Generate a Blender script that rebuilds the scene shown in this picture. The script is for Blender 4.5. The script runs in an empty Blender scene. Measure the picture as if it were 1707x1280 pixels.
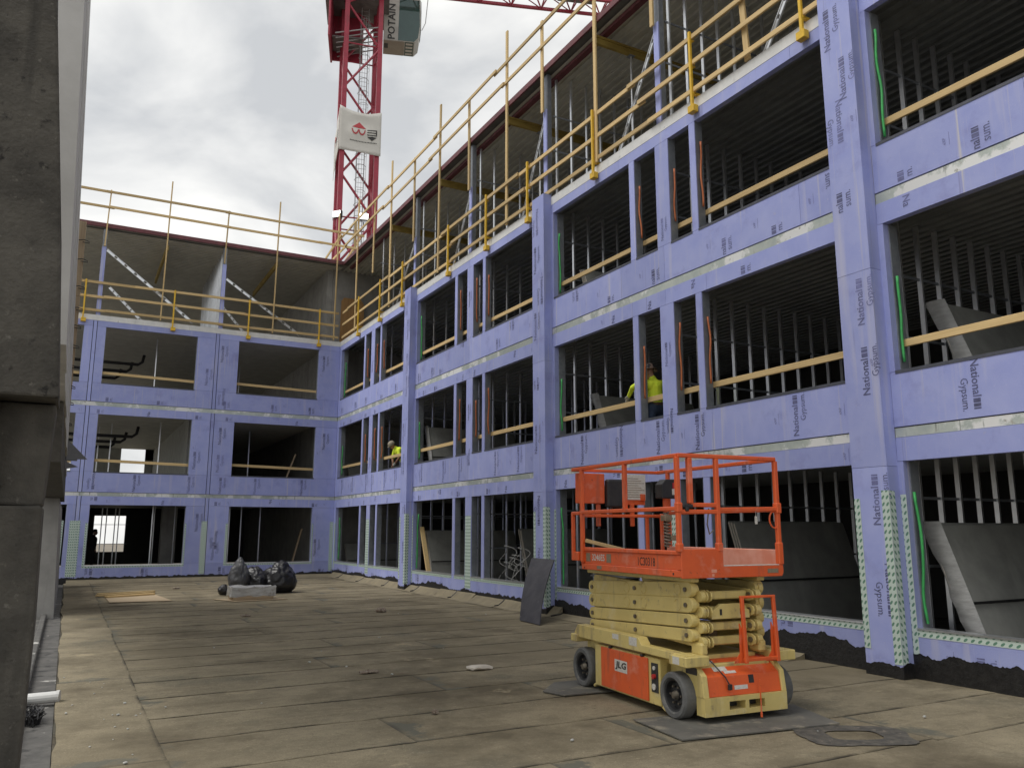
import bpy, bmesh, math, random
import numpy as np
from mathutils import Vector, Matrix, noise as mnoise

R = math.radians
rnd = random.Random(7)
SC = bpy.context.scene
COL = SC.collection

# ------------------------------------------------------------------ camera
cam_d = bpy.data.cameras.new('camera')
cam_d.sensor_width = 36.0
cam_d.lens = 1342.0 / 1707.0 * 36.0
cam_d.clip_end = 2000.0
cam = bpy.data.objects.new('camera', cam_d)
COL.objects.link(cam)
cam.location = (0, 0, 1.7)
cam.rotation_euler = (R(90) + math.atan(243 / 1342.0), 0, -R(28.53))
SC.camera = cam

# ------------------------------------------------------------------ world and sun
SUN_DIR = Vector((-0.52, 0.10, 0.85)).normalized()      # towards the sun behind the cloud
w = bpy.data.worlds.new('World'); SC.world = w; w.use_nodes = True
nt = w.node_tree; nt.nodes.clear()
def wn(t, **kw):
    n = nt.nodes.new(t)
    for k, v in kw.items(): setattr(n, k, v)
    return n
out = wn('ShaderNodeOutputWorld'); bg = wn('ShaderNodeBackground')
bg.inputs['Strength'].default_value = 0.1
sky = wn('ShaderNodeTexSky'); sky.sky_type = 'NISHITA'; sky.sun_disc = False
sky.sun_elevation = math.asin(SUN_DIR.z); sky.sun_rotation = math.atan2(SUN_DIR.x, SUN_DIR.y)
tc = wn('ShaderNodeTexCoord'); sep = wn('ShaderNodeSeparateXYZ')
nt.links.new(tc.outputs['Generated'], sep.inputs[0])
def wmath(op, a, b=None):
    n = wn('ShaderNodeMath', operation=op)
    for i, x in enumerate((a, b)):
        if x is None: continue
        if isinstance(x, (int, float)): n.inputs[i].default_value = x
        else: nt.links.new(x, n.inputs[i])
    return n.outputs[0]
mpw = wn('ShaderNodeMapping'); mpw.inputs['Scale'].default_value = (1.0, 1.0, 1.9); mpw.inputs['Rotation'].default_value = (0.25, 0.1, 0.6)
nt.links.new(tc.outputs['Generated'], mpw.inputs[0])
n1 = wn('ShaderNodeTexNoise'); n1.inputs['Scale'].default_value = 3.1; n1.inputs['Detail'].default_value = 10
n1.inputs['Roughness'].default_value = 0.50; n1.inputs['Distortion'].default_value = 0.35
nt.links.new(mpw.outputs[0], n1.inputs['Vector'])
rmp = wn('ShaderNodeValToRGB')
rmp.color_ramp.elements[0].position = 0.40; rmp.color_ramp.elements[0].color = (4.15, 4.25, 4.35, 1)
rmp.color_ramp.elements[1].position = 0.66; rmp.color_ramp.elements[1].color = (7.8, 7.7, 7.4, 1)
nt.links.new(n1.outputs[0], rmp.inputs[0])
mx = wn('ShaderNodeMix', data_type='RGBA'); mx.inputs[0].default_value = 0.95
nt.links.new(sky.outputs[0], mx.inputs[6]); nt.links.new(rmp.outputs[0], mx.inputs[7])
nt.links.new(mx.outputs[2], bg.inputs['Color']); nt.links.new(bg.outputs[0], out.inputs[0])

sun_d = bpy.data.lights.new('sun', 'SUN'); sun_d.energy = 1.5; sun_d.angle = R(35); sun_d.color = (1, 0.965, 0.92)
sun = bpy.data.objects.new('sun', sun_d); COL.objects.link(sun)
sun.rotation_euler = (-SUN_DIR).to_track_quat('-Z', 'Y').to_euler()
sun.location = (-20, 10, 40)

vs = SC.view_settings
vs.view_transform = 'Standard'; vs.look = 'None'; vs.gamma = 1.0; vs.use_curve_mapping = False
vs.exposure = 0.62
SC.render.engine = 'CYCLES'
SC.cycles.use_denoising = True
SC.cycles.max_bounces = 7; SC.cycles.diffuse_bounces = 4; SC.cycles.glossy_bounces = 3

# ------------------------------------------------------------------ materials
def pmat(name, c1, c2=None, scale=6.0, stretch=(1, 1, 1), rough=0.7, metal=0.0, bump=0.0, bscale=40.0, detail=6,
         spots=None, streak=None, vary=0.0, lo=0.35, hi=0.65, spec=0.5, transmission=0.0, alpha=1.0):
    m = bpy.data.materials.new(name); m.use_nodes = True
    t = m.node_tree; N = t.nodes; L = t.links
    b = N['Principled BSDF']
    b.inputs['Roughness'].default_value = rough; b.inputs['Metallic'].default_value = metal
    b.inputs['Specular IOR Level'].default_value = spec
    b.inputs['Transmission Weight'].default_value = transmission
    b.inputs['Alpha'].default_value = alpha
    tcd = N.new('ShaderNodeTexCoord'); mp = N.new('ShaderNodeMapping')
    mp.inputs['Scale'].default_value = stretch
    L.new(tcd.outputs['Object'], mp.inputs[0])
    col = None
    def noise(sc, vec, det=detail, rgh=0.6):
        n = N.new('ShaderNodeTexNoise'); n.inputs['Scale'].default_value = sc; n.inputs['Detail'].default_value = det
        n.inputs['Roughness'].default_value = rgh; L.new(vec, n.inputs['Vector']); return n.outputs[0]
    def mapr(f, a, bb):
        n = N.new('ShaderNodeMapRange'); n.inputs[1].default_value = a; n.inputs[2].default_value = bb
        n.clamp = True; L.new(f, n.inputs[0]); return n.outputs[0]
    def mix(f, a, bcol):
        n = N.new('ShaderNodeMix'); n.data_type = 'RGBA'
        L.new(f, n.inputs[0])
        for i, x in ((6, a), (7, bcol)):
            if isinstance(x, tuple): n.inputs[i].default_value = (*x, 1)
            else: L.new(x, n.inputs[i])
        return n.outputs[2]
    if c2 is None: c2 = tuple(0.8 * x for x in c1)
    f = mapr(noise(scale, mp.outputs[0]), lo, hi)
    col = mix(f, c1, c2)
    if spots:                                   # (colour, scale, threshold, width)
        for (sc_c, sc_s, th, wd) in spots:
            g = mapr(noise(sc_s, tcd.outputs['Object'], 8, 0.65), th, th + wd)
            col = mix(g, col, sc_c)
    if streak:                                  # (colour, stretch vector, threshold, width)
        for (sc_c, st, th, wd) in streak:
            mp2 = N.new('ShaderNodeMapping'); mp2.inputs['Scale'].default_value = st
            L.new(tcd.outputs['Object'], mp2.inputs[0])
            g = mapr(noise(1.0, mp2.outputs[0], 5, 0.55), th, th + wd)
            col = mix(g, col, sc_c)
    if vary:
        oi = N.new('ShaderNodeObjectInfo'); hs = N.new('ShaderNodeHueSaturation')
        L.new(mapr(oi.outputs['Random'], 0, 1), hs.inputs['Value'])
        mr = hs.inputs['Value'].links[0].from_node
        mr.inputs[3].default_value = 1 - vary; mr.inputs[4].default_value = 1 + vary
        L.new(col, hs.inputs['Color']); col = hs.outputs[0]
    L.new(col, b.inputs['Base Color'])
    if bump:
        bn = N.new('ShaderNodeBump'); bn.inputs['Strength'].default_value = bump; bn.inputs['Distance'].default_value = 0.01
        L.new(noise(bscale, mp.outputs[0]), bn.inputs['Height']); L.new(bn.outputs[0], b.inputs['Normal'])
    return m

M = {}
M['purple'] = pmat('purple_board', (0.318, 0.360, 0.690), (0.378, 0.418, 0.725), 2.2, rough=0.75, bump=0.2, bscale=90, vary=0.09, detail=10,
                   spots=[((0.50, 0.52, 0.72), 30, 0.62, 0.10), ((0.25, 0.265, 0.54), 1.6, 0.55, 0.22), ((0.42, 0.42, 0.60), 4.5, 0.66, 0.08)],
                   streak=[((0.50, 0.51, 0.68), (5.5, 5.5, 0.35), 0.57, 0.20), ((0.55, 0.54, 0.60), (15, 15, 0.22), 0.63, 0.10), ((0.26, 0.27, 0.50), (9, 9, 0.3), 0.66, 0.10)])
M['ink'] = pmat('printed_ink', (0.105, 0.11, 0.21), (0.20, 0.215, 0.44), 7, rough=0.7, detail=9, lo=0.38, hi=0.72, vary=0.3)
M['ink2'] = pmat('printed_small_ink', (0.19, 0.20, 0.42), (0.2, 0.2, 0.38), 60, rough=0.7)
M['galv'] = pmat('galvanised_steel', (0.78, 0.80, 0.82), (0.66, 0.68, 0.71), 5, rough=0.3, metal=0.8, vary=0.12)
M['sill'] = pmat('dark_sill_membrane', (0.085, 0.09, 0.115), (0.06, 0.065, 0.08), 9, rough=0.6)
M['galv_dull'] = pmat('dull_steel', (0.30, 0.32, 0.35), (0.22, 0.24, 0.27), 7, rough=0.5, metal=0.4, vary=0.1)
M['deckmetal'] = pmat('ribbed_metal_deck', (0.30, 0.315, 0.31), (0.23, 0.24, 0.24), 2.5, rough=0.5, metal=0.4)
M['floor'] = pmat('shaded_slab_top', (0.17, 0.165, 0.155), (0.12, 0.118, 0.11), 2.0, rough=0.9)  # room gloom put into a darker slab colour
M['darkboard'] = pmat('shaded_interior_board', (0.055, 0.055, 0.052), (0.04, 0.04, 0.038), 2.0, rough=0.9)  # darkness of the deep interior put into the board colour
M['wingdeck'] = pmat('lit_ribbed_deck', (0.60, 0.59, 0.52), (0.50, 0.49, 0.43), 2.5, rough=0.55, metal=0.1)  # brightness of the lit ceilings put into a paler deck colour
M['band'] = pmat('slab_edge_angle', (0.50, 0.54, 0.50), (0.40, 0.45, 0.43), 5, (1, 1, 1), rough=0.55, metal=0.25, vary=0.14,
                 spots=[((0.74, 0.75, 0.74), 1.3, 0.50, 0.05), ((0.40, 0.40, 0.36), 9, 0.62, 0.05)],
                 streak=[((0.30, 0.32, 0.30), (14, 14, 1.2), 0.64, 0.05)])
M['bandtop'] = pmat('white_slab_edge', (0.78, 0.78, 0.76), (0.66, 0.67, 0.66), 4, rough=0.6, vary=0.08, spots=[((0.42, 0.44, 0.41), 3.5, 0.62, 0.05)], streak=[((0.40, 0.40, 0.38), (12, 12, 1.2), 0.66, 0.05)])
M['concrete'] = pmat('slab_concrete', (0.36, 0.35, 0.33), (0.27, 0.265, 0.25), 2.2, rough=0.9, bump=0.3, bscale=25,
                     streak=[((0.22, 0.21, 0.2), (3, 3, 0.3), 0.58, 0.15)])
M['darkconc'] = pmat('shaded_mottled_concrete', (0.098, 0.090, 0.076), (0.052, 0.048, 0.041), 5.0, rough=0.93, bump=0.9, bscale=38, detail=12,  # blocked light put into a dark base; the mottling is the concrete's own
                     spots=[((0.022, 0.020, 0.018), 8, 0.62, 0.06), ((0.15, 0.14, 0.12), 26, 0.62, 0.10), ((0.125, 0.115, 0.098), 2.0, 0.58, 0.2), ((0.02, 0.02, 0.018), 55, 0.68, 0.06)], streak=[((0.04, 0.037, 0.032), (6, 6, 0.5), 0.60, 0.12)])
M['paleconc'] = pmat('pale_form_face', (0.56, 0.55, 0.53), (0.46, 0.45, 0.43), 1.6, rough=0.8, bump=0.2, bscale=20,
                     streak=[((0.16, 0.15, 0.14), (5, 5, 0.13), 0.66, 0.04), ((0.70, 0.69, 0.67), (4, 2, 0.1), 0.6, 0.1)])
M['redsteel'] = pmat('oxide_red_steel', (0.17, 0.045, 0.055), (0.11, 0.035, 0.04), 6, rough=0.6)
M['crane'] = pmat('crane_red_paint', (0.36, 0.032, 0.06), (0.27, 0.025, 0.045), 3, rough=0.45, streak=[((0.2, 0.04, 0.05), (6, 6, 0.6), 0.62, 0.1)])
M['yellow'] = pmat('yellow_paint', (0.78, 0.50, 0.03), (0.66, 0.40, 0.03), 12, rough=0.5, spots=[((0.3, 0.2, 0.08), 35, 0.70, 0.04)])
M['shore'] = pmat('yellow_shoring_timber', (0.40, 0.29, 0.07), (0.30, 0.21, 0.05), 4, rough=0.7)
for ax, st in (('x', (1.2, 30, 30)), ('y', (30, 1.2, 30)), ('z', (30, 30, 1.2))):
    M['wood' + ax] = pmat('softwood_grain_' + ax, (0.64, 0.475, 0.235), (0.50, 0.355, 0.16), 1.0, st, rough=0.75, vary=0.2, lo=0.3, hi=0.7,
                          bump=0.1, bscale=1.5, spots=[((0.30, 0.17, 0.07), 9, 0.735, 0.03), ((0.52, 0.38, 0.2), 1.1, 0.56, 0.2)])
    M['oldwood' + ax] = pmat('weathered_softwood_' + ax, (0.42, 0.33, 0.22), (0.30, 0.22, 0.14), 1.0, st, rough=0.85, vary=0.1, lo=0.3, hi=0.7,
                             spots=[((0.16, 0.11, 0.07), 6, 0.66, 0.08)])
M['ply'] = pmat('plywood_face', (0.48, 0.38, 0.25), (0.40, 0.31, 0.20), 1.5, (1, 8, 1), rough=0.8)
M['plyorange'] = pmat('orange_plywood', (0.46, 0.26, 0.10), (0.36, 0.2, 0.08), 1.5, (8, 8, 1), rough=0.75)
M['mat'] = pmat('grey_ground_mat', (0.150, 0.143, 0.122), (0.100, 0.097, 0.085), 3, rough=0.8, bump=0.3, detail=10,
                spots=[((0.25, 0.225, 0.175), 5, 0.54, 0.12), ((0.06, 0.058, 0.052), 9, 0.66, 0.06)])
M['blacksheet'] = pmat('scuffed_black_sheet', (0.035, 0.034, 0.042), (0.06, 0.058, 0.066), 4, rough=0.6,
                       spots=[((0.2, 0.2, 0.21), 7, 0.66, 0.06), ((0.5, 0.48, 0.45), 22, 0.74, 0.03)])
M['tar'] = pmat('black_tar', (0.008, 0.008, 0.009), (0.022, 0.021, 0.021), 12, rough=0.42, bump=1.0, bscale=22, detail=9)
M['bag'] = pmat('black_bin_liner', (0.014, 0.014, 0.016), (0.02, 0.02, 0.022), 5, rough=0.33, bump=0.35, bscale=7)
M['dustybag'] = pmat('dusty_bin_liner', (0.05, 0.052, 0.058), (0.075, 0.076, 0.08), 5, rough=0.45, bump=0.5, bscale=9)
M['wrap'] = pmat('clear_stretch_wrap', (0.50, 0.50, 0.49), (0.36, 0.355, 0.34), 5, (1, 1, 3), rough=0.22, bump=0.8, bscale=12,
                 spots=[((0.16, 0.12, 0.09), 3, 0.6, 0.1)])
M['gypsum'] = pmat('grey_backing_board', (0.34, 0.345, 0.32), (0.27, 0.275, 0.255), 3, rough=0.9, bump=0.1, bscale=60,
                   streak=[((0.42, 0.42, 0.39), (1.5, 1.5, 0.5), 0.6, 0.2)])
M['gypedge'] = pmat('board_edge', (0.66, 0.61, 0.53), (0.52, 0.47, 0.40), 7, rough=0.85)
M['poly'] = pmat('dusty_polythene', (0.42, 0.42, 0.41), (0.30, 0.30, 0.29), 4, (1, 1, 4), rough=0.35, bump=0.7, bscale=10)
M['orangec'] = pmat('orange_conduit', (0.55, 0.17, 0.06), (0.45, 0.13, 0.05), 20, rough=0.5)
M['greenc'] = pmat('green_conduit', (0.07, 0.50, 0.13), (0.05, 0.36, 0.10), 9, rough=0.5)
M['orange'] = pmat('lift_orange_paint', (0.76, 0.125, 0.028), (0.66, 0.10, 0.025), 4, rough=0.42, bump=0.05,
                   detail=10, spots=[((0.74, 0.27, 0.17), 4, 0.55, 0.2), ((0.30, 0.065, 0.03), 14, 0.63, 0.10), ((0.62, 0.40, 0.32), 40, 0.70, 0.05)], streak=[((0.42, 0.10, 0.05), (9, 9, 1.2), 0.60, 0.14)])
M['pinkorange'] = pmat('lit_scuffed_orange_paint', (0.82, 0.40, 0.30), (0.74, 0.28, 0.18), 5, rough=0.55)  # daylight on the inner toe board put into the colour; also scuffs
M['cream'] = pmat('lift_cream_paint', (0.68, 0.545, 0.205), (0.60, 0.475, 0.17), 4, rough=0.45, bump=0.05,
                  detail=10, spots=[((0.33, 0.26, 0.13), 9, 0.58, 0.14), ((0.12, 0.09, 0.05), 24, 0.68, 0.04), ((0.70, 0.62, 0.40), 3, 0.58, 0.2)],
                  streak=[((0.36, 0.28, 0.14), (6, 6, 0.9), 0.58, 0.16)])
M['tyre'] = pmat('grey_solid_tyre', (0.15, 0.15, 0.145), (0.10, 0.10, 0.098), 8, rough=0.85, spots=[((0.21, 0.2, 0.18), 5, 0.6, 0.1)])
M['black'] = pmat('black_plastic', (0.018, 0.018, 0.02), (0.03, 0.03, 0.03), 10, rough=0.5)
M['steel'] = pmat('worn_steel_pin', (0.25, 0.22, 0.17), (0.14, 0.12, 0.1), 20, rough=0.45, metal=0.7)
M['decal'] = pmat('white_decal', (0.66, 0.64, 0.58), (0.52, 0.5, 0.46), 30, (1, 1, 6), rough=0.5, lo=0.45, hi=0.6)
M['darkprint'] = pmat('dark_lettering', (0.025, 0.022, 0.02), (0.05, 0.04, 0.03), 30, rough=0.6)
M['greydecal'] = pmat('grey_badge', (0.28, 0.22, 0.15), (0.2, 0.16, 0.1), 40, rough=0.5)
M['redplastic'] = pmat('red_knob', (0.5, 0.03, 0.03), rough=0.4)
M['cabpanel'] = pmat('cab_panel', (0.42, 0.41, 0.37), (0.34, 0.33, 0.3), 2, rough=0.5)
M['cabunder'] = pmat('cab_underside', (0.33, 0.30, 0.25), (0.28, 0.25, 0.21), 2, rough=0.6)
M['glass'] = pmat('green_cab_glass', (0.025, 0.06, 0.052), (0.03, 0.07, 0.06), 1.5, rough=0.06, spec=0.9)
M['grate'] = pmat('grey_platform', (0.20, 0.19, 0.185), (0.13, 0.125, 0.12), 3, rough=0.7)
M['greymetal'] = pmat('pale_grey_tube', (0.38, 0.38, 0.38), (0.3, 0.3, 0.3), 3, rough=0.5, metal=0.3)
M['banner'] = pmat('white_banner_cloth', (0.60, 0.585, 0.545), (0.52, 0.505, 0.47), 1.0, rough=0.8, bump=0.5, bscale=1.3)
M['logored'] = pmat('logo_red', (0.45, 0.06, 0.07), rough=0.8)
M['logodark'] = pmat('logo_dark', (0.045, 0.045, 0.045), rough=0.8)
M['sheetgrey'] = pmat('bent_grey_sheet', (0.16, 0.16, 0.165), (0.12, 0.12, 0.125), 4, rough=0.6)
M['whitepipe'] = pmat('white_plastic_pipe', (0.62, 0.62, 0.60), (0.54, 0.54, 0.52), 4, rough=0.5)
M['ledge'] = pmat('stained_ledge', (0.135, 0.13, 0.12), (0.07, 0.068, 0.064), 3.5, rough=0.9, bump=0.6, bscale=20, detail=10,
                  spots=[((0.035, 0.035, 0.034), 4, 0.56, 0.1), ((0.46, 0.45, 0.42), 2.2, 0.62, 0.03)])
M['hivis'] = pmat('hi_vis_yellow_cloth', (0.86, 1.0, 0.06), (0.76, 0.96, 0.05), 8, rough=0.8)
M['skin'] = pmat('skin', (0.45, 0.25, 0.17), (0.38, 0.2, 0.14), 12, rough=0.6)
M['jeans'] = pmat('blue_jeans', (0.035, 0.055, 0.10), (0.05, 0.075, 0.13), 12, rough=0.9)
M['darkcloth'] = pmat('dark_cloth', (0.025, 0.025, 0.028), rough=0.9)
M['boot'] = pmat('brown_boot', (0.09, 0.055, 0.03), rough=0.7)
M['glove'] = pmat('pale_work_glove', (0.5, 0.5, 0.45), (0.35, 0.36, 0.33), 30, rough=0.8)
M['khakihat'] = pmat('khaki_cap', (0.36, 0.32, 0.24), (0.3, 0.26, 0.2), 14, rough=0.85)
M['helmet'] = pmat('dark_patterned_helmet', (0.06, 0.06, 0.07), (0.40, 0.28, 0.22), 9, rough=0.25, lo=0.47, hi=0.55, spots=[((0.7, 0.7, 0.7), 7, 0.60, 0.04)])
M['cable'] = pmat('pale_cable', (0.4, 0.4, 0.38), rough=0.5)
M['brick'] = pmat('rubble_brown', (0.12, 0.075, 0.05), (0.3, 0.26, 0.21), 30, rough=0.9)
M['crumb'] = pmat('pale_crumbs', (0.55, 0.54, 0.5), (0.4, 0.42, 0.4), 12, rough=0.9)
M['soil'] = pmat('bare_ground', (0.22, 0.19, 0.15), (0.16, 0.14, 0.11), 0.2, rough=0.95)
M['membpatch'] = pmat('grey_repair_patch', (0.225, 0.215, 0.180), (0.175, 0.170, 0.145), 3, rough=0.9, bump=0.3, spots=[((0.29, 0.255, 0.195), 4, 0.52, 0.10)])
M['tarpatch'] = pmat('tar_repair_ring', (0.06, 0.056, 0.05), (0.12, 0.11, 0.09), 12, rough=0.85, bump=0.6, detail=10, spots=[((0.22, 0.19, 0.145), 16, 0.60, 0.08)])
M['upturn'] = pmat('membrane_upturn', (0.265, 0.225, 0.145), (0.20, 0.170, 0.112), 3, rough=0.9, bump=0.3, bscale=40,
                   spots=[((0.09, 0.08, 0.065), 5, 0.62, 0.12)])

def emit_mat(name, c, s):
    m = bpy.data.materials.new(name); m.use_nodes = True
    b = m.node_tree.nodes['Principled BSDF']
    b.inputs['Base Color'].default_value = (*c, 1)
    b.inputs['Emission Color'].default_value = (*c, 1); b.inputs['Emission Strength'].default_value = s
    return m
M['lamp'] = emit_mat('lit_floodlight', (1, 0.98, 0.9), 4.0)

def tape_mat():
    m = bpy.data.materials.new('printed_flashing_tape'); m.use_nodes = True
    t = m.node_tree; N = t.nodes; L = t.links; b = N['Principled BSDF']; b.inputs['Roughness'].default_value = 0.45
    uv = N.new('ShaderNodeUVMap'); s = N.new('ShaderNodeSeparateXYZ'); L.new(uv.outputs[0], s.inputs[0])
    def mth(op, a, bb=None, c=None):
        n = N.new('ShaderNodeMath'); n.operation = op
        for i, x in enumerate((a, bb, c)):
            if x is None: continue
            if isinstance(x, (int, float)): n.inputs[i].default_value = x
            else: L.new(x, n.inputs[i])
        return n.outputs[0]
    u, v = s.outputs[0], s.outputs[1]
    # slanted leaf marks, one column per 6 cm of width
    uu = mth('SUBTRACT', mth('FRACT', mth('MULTIPLY', u, 1 / 0.058)), 0.5)
    vv = mth('SUBTRACT', mth('FRACT', mth('ADD', mth('MULTIPLY', v, 1 / 0.082), mth('MULTIPLY', uu, 0.55))), 0.5)
    e = mth('ADD', mth('POWER', mth('MULTIPLY', uu, 2.9), 2.0), mth('POWER', mth('MULTIPLY', vv, 4.3), 2.0))
    f = mth('LESS_THAN', e, 1.0)
    mx = N.new('ShaderNodeMix'); mx.data_type = 'RGBA'; L.new(f, mx.inputs[0])
    mx.inputs[6].default_value = (0.56, 0.66, 0.60, 1); mx.inputs[7].default_value = (0.13, 0.26, 0.19, 1)
    L.new(mx.outputs[2], b.inputs['Base Color'])
    return m
M['tape'] = tape_mat()

def deck_mat():
    m = bpy.data.materials.new('worn_roofing_membrane'); m.use_nodes = True
    t = m.node_tree; N = t.nodes; L = t.links; b = N['Principled BSDF']; b.inputs['Roughness'].default_value = 0.9
    b.inputs['Specular IOR Level'].default_value = 0.3
    tcd = N.new('ShaderNodeTexCoord'); P = tcd.outputs['Object']
    def noise(sc, st=(1, 1, 1), det=7, rg=0.6):
        mp = N.new('ShaderNodeMapping'); mp.inputs['Scale'].default_value = st; L.new(P, mp.inputs[0])
        n = N.new('ShaderNodeTexNoise'); n.inputs['Scale'].default_value = sc; n.inputs['Detail'].default_value = det
        n.inputs['Roughness'].default_value = rg; L.new(mp.outputs[0], n.inputs['Vector']); return n.outputs[0]
    def mapr(f, a, bb, c=0, d=1):
        n = N.new('ShaderNodeMapRange'); n.clamp = True
        for i, x in ((1, a), (2, bb), (3, c), (4, d)): n.inputs[i].default_value = x
        L.new(f, n.inputs[0]); return n.outputs[0]
    def mix(f, a, c):
        n = N.new('ShaderNodeMix'); n.data_type = 'RGBA'; L.new(f, n.inputs[0])
        for i, x in ((6, a), (7, c)):
            if isinstance(x, tuple): n.inputs[i].default_value = (*x, 1)
            else: L.new(x, n.inputs[i])
        return n.outputs[2]
    def mth(op, a, c):
        n = N.new('ShaderNodeMath'); n.operation = op
        for i, x in enumerate((a, c)):
            if isinstance(x, (int, float)): n.inputs[i].default_value = x
            else: L.new(x, n.inputs[i])
        return n.outputs[0]
    c = mix(mapr(noise(1.3, (0.8, 1.2, 1), 12, 0.74), 0.32, 0.68), (0.165, 0.141, 0.094), (0.325, 0.278, 0.186))
    c = mix(mapr(noise(0.8, (0.35, 2.2, 1), 10, 0.7), 0.55, 0.72), c, (0.135, 0.112, 0.072))
    c = mix(mapr(noise(0.55, (1, 1, 1), 9, 0.68), 0.55, 0.66), c, (0.145, 0.132, 0.094))
    c = mix(mapr(noise(14, det=8, rg=0.8), 0.54, 0.66), c, (0.115, 0.097, 0.064))
    c = mix(mapr(noise(28, det=6, rg=0.75), 0.55, 0.66), c, (0.36, 0.305, 0.20))
    c = mix(mapr(noise(70, det=4, rg=0.8), 0.54, 0.70), c, (0.095, 0.079, 0.052))
    c = mix(mapr(noise(3.3, (1, 1, 1), 9, 0.75), 0.64, 0.69), c, (0.095, 0.088, 0.07))
    c = mix(mapr(noise(6.0, (1, 1, 1), 6, 0.7), 0.70, 0.73), c, (0.42, 0.40, 0.34))
    c = mix(mapr(noise(0.22, (1, 1, 1), 5, 0.55), 0.50, 0.66), c, (0.175, 0.147, 0.095))
    c = mix(mapr(noise(0.38, (1, 1, 1), 11, 0.7), 0.50, 0.62), c, (0.125, 0.104, 0.067))
    c = mix(mapr(noise(0.6, (1, 1, 1), 11, 0.72), 0.60, 0.66), c, (0.345, 0.292, 0.190))
    # seam shadow painted with bitumen bleed along the laps; smears at the end joints
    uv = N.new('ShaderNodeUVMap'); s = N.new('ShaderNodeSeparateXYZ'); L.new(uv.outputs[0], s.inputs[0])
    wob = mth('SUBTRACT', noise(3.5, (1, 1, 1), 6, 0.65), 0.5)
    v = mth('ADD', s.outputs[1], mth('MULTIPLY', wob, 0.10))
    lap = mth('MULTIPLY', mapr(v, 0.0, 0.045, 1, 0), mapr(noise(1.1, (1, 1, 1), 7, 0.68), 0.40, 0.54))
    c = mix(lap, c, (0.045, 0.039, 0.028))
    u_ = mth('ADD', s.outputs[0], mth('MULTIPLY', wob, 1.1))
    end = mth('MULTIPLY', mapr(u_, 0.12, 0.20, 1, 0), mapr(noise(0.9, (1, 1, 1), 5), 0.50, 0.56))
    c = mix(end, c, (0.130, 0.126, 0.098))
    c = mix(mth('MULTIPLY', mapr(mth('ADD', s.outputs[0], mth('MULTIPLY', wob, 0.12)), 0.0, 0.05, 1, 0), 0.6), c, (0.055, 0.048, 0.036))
    oi = N.new('ShaderNodeObjectInfo'); hs = N.new('ShaderNodeHueSaturation')
    L.new(mapr(oi.outputs['Random'], 0, 1, 0.975, 1.025), hs.inputs['Value']); L.new(c, hs.inputs['Color'])
    L.new(hs.outputs[0], b.inputs['Base Color'])
    bn = N.new('ShaderNodeBump'); bn.inputs['Strength'].default_value = 0.5; bn.inputs['Distance'].default_value = 0.012
    L.new(mth('ADD', noise(55, det=4), mth('MULTIPLY', noise(3, det=4), 1.5)), bn.inputs['Height']); L.new(bn.outputs[0], b.inputs['Normal'])
    return m
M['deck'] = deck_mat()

# ------------------------------------------------------------------ mesh helpers
V = Vector
def world_origin(o):
    p = V((0, 0, 0))
    while o is not None:
        p = p + o.location; o = o.parent
    return p

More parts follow.
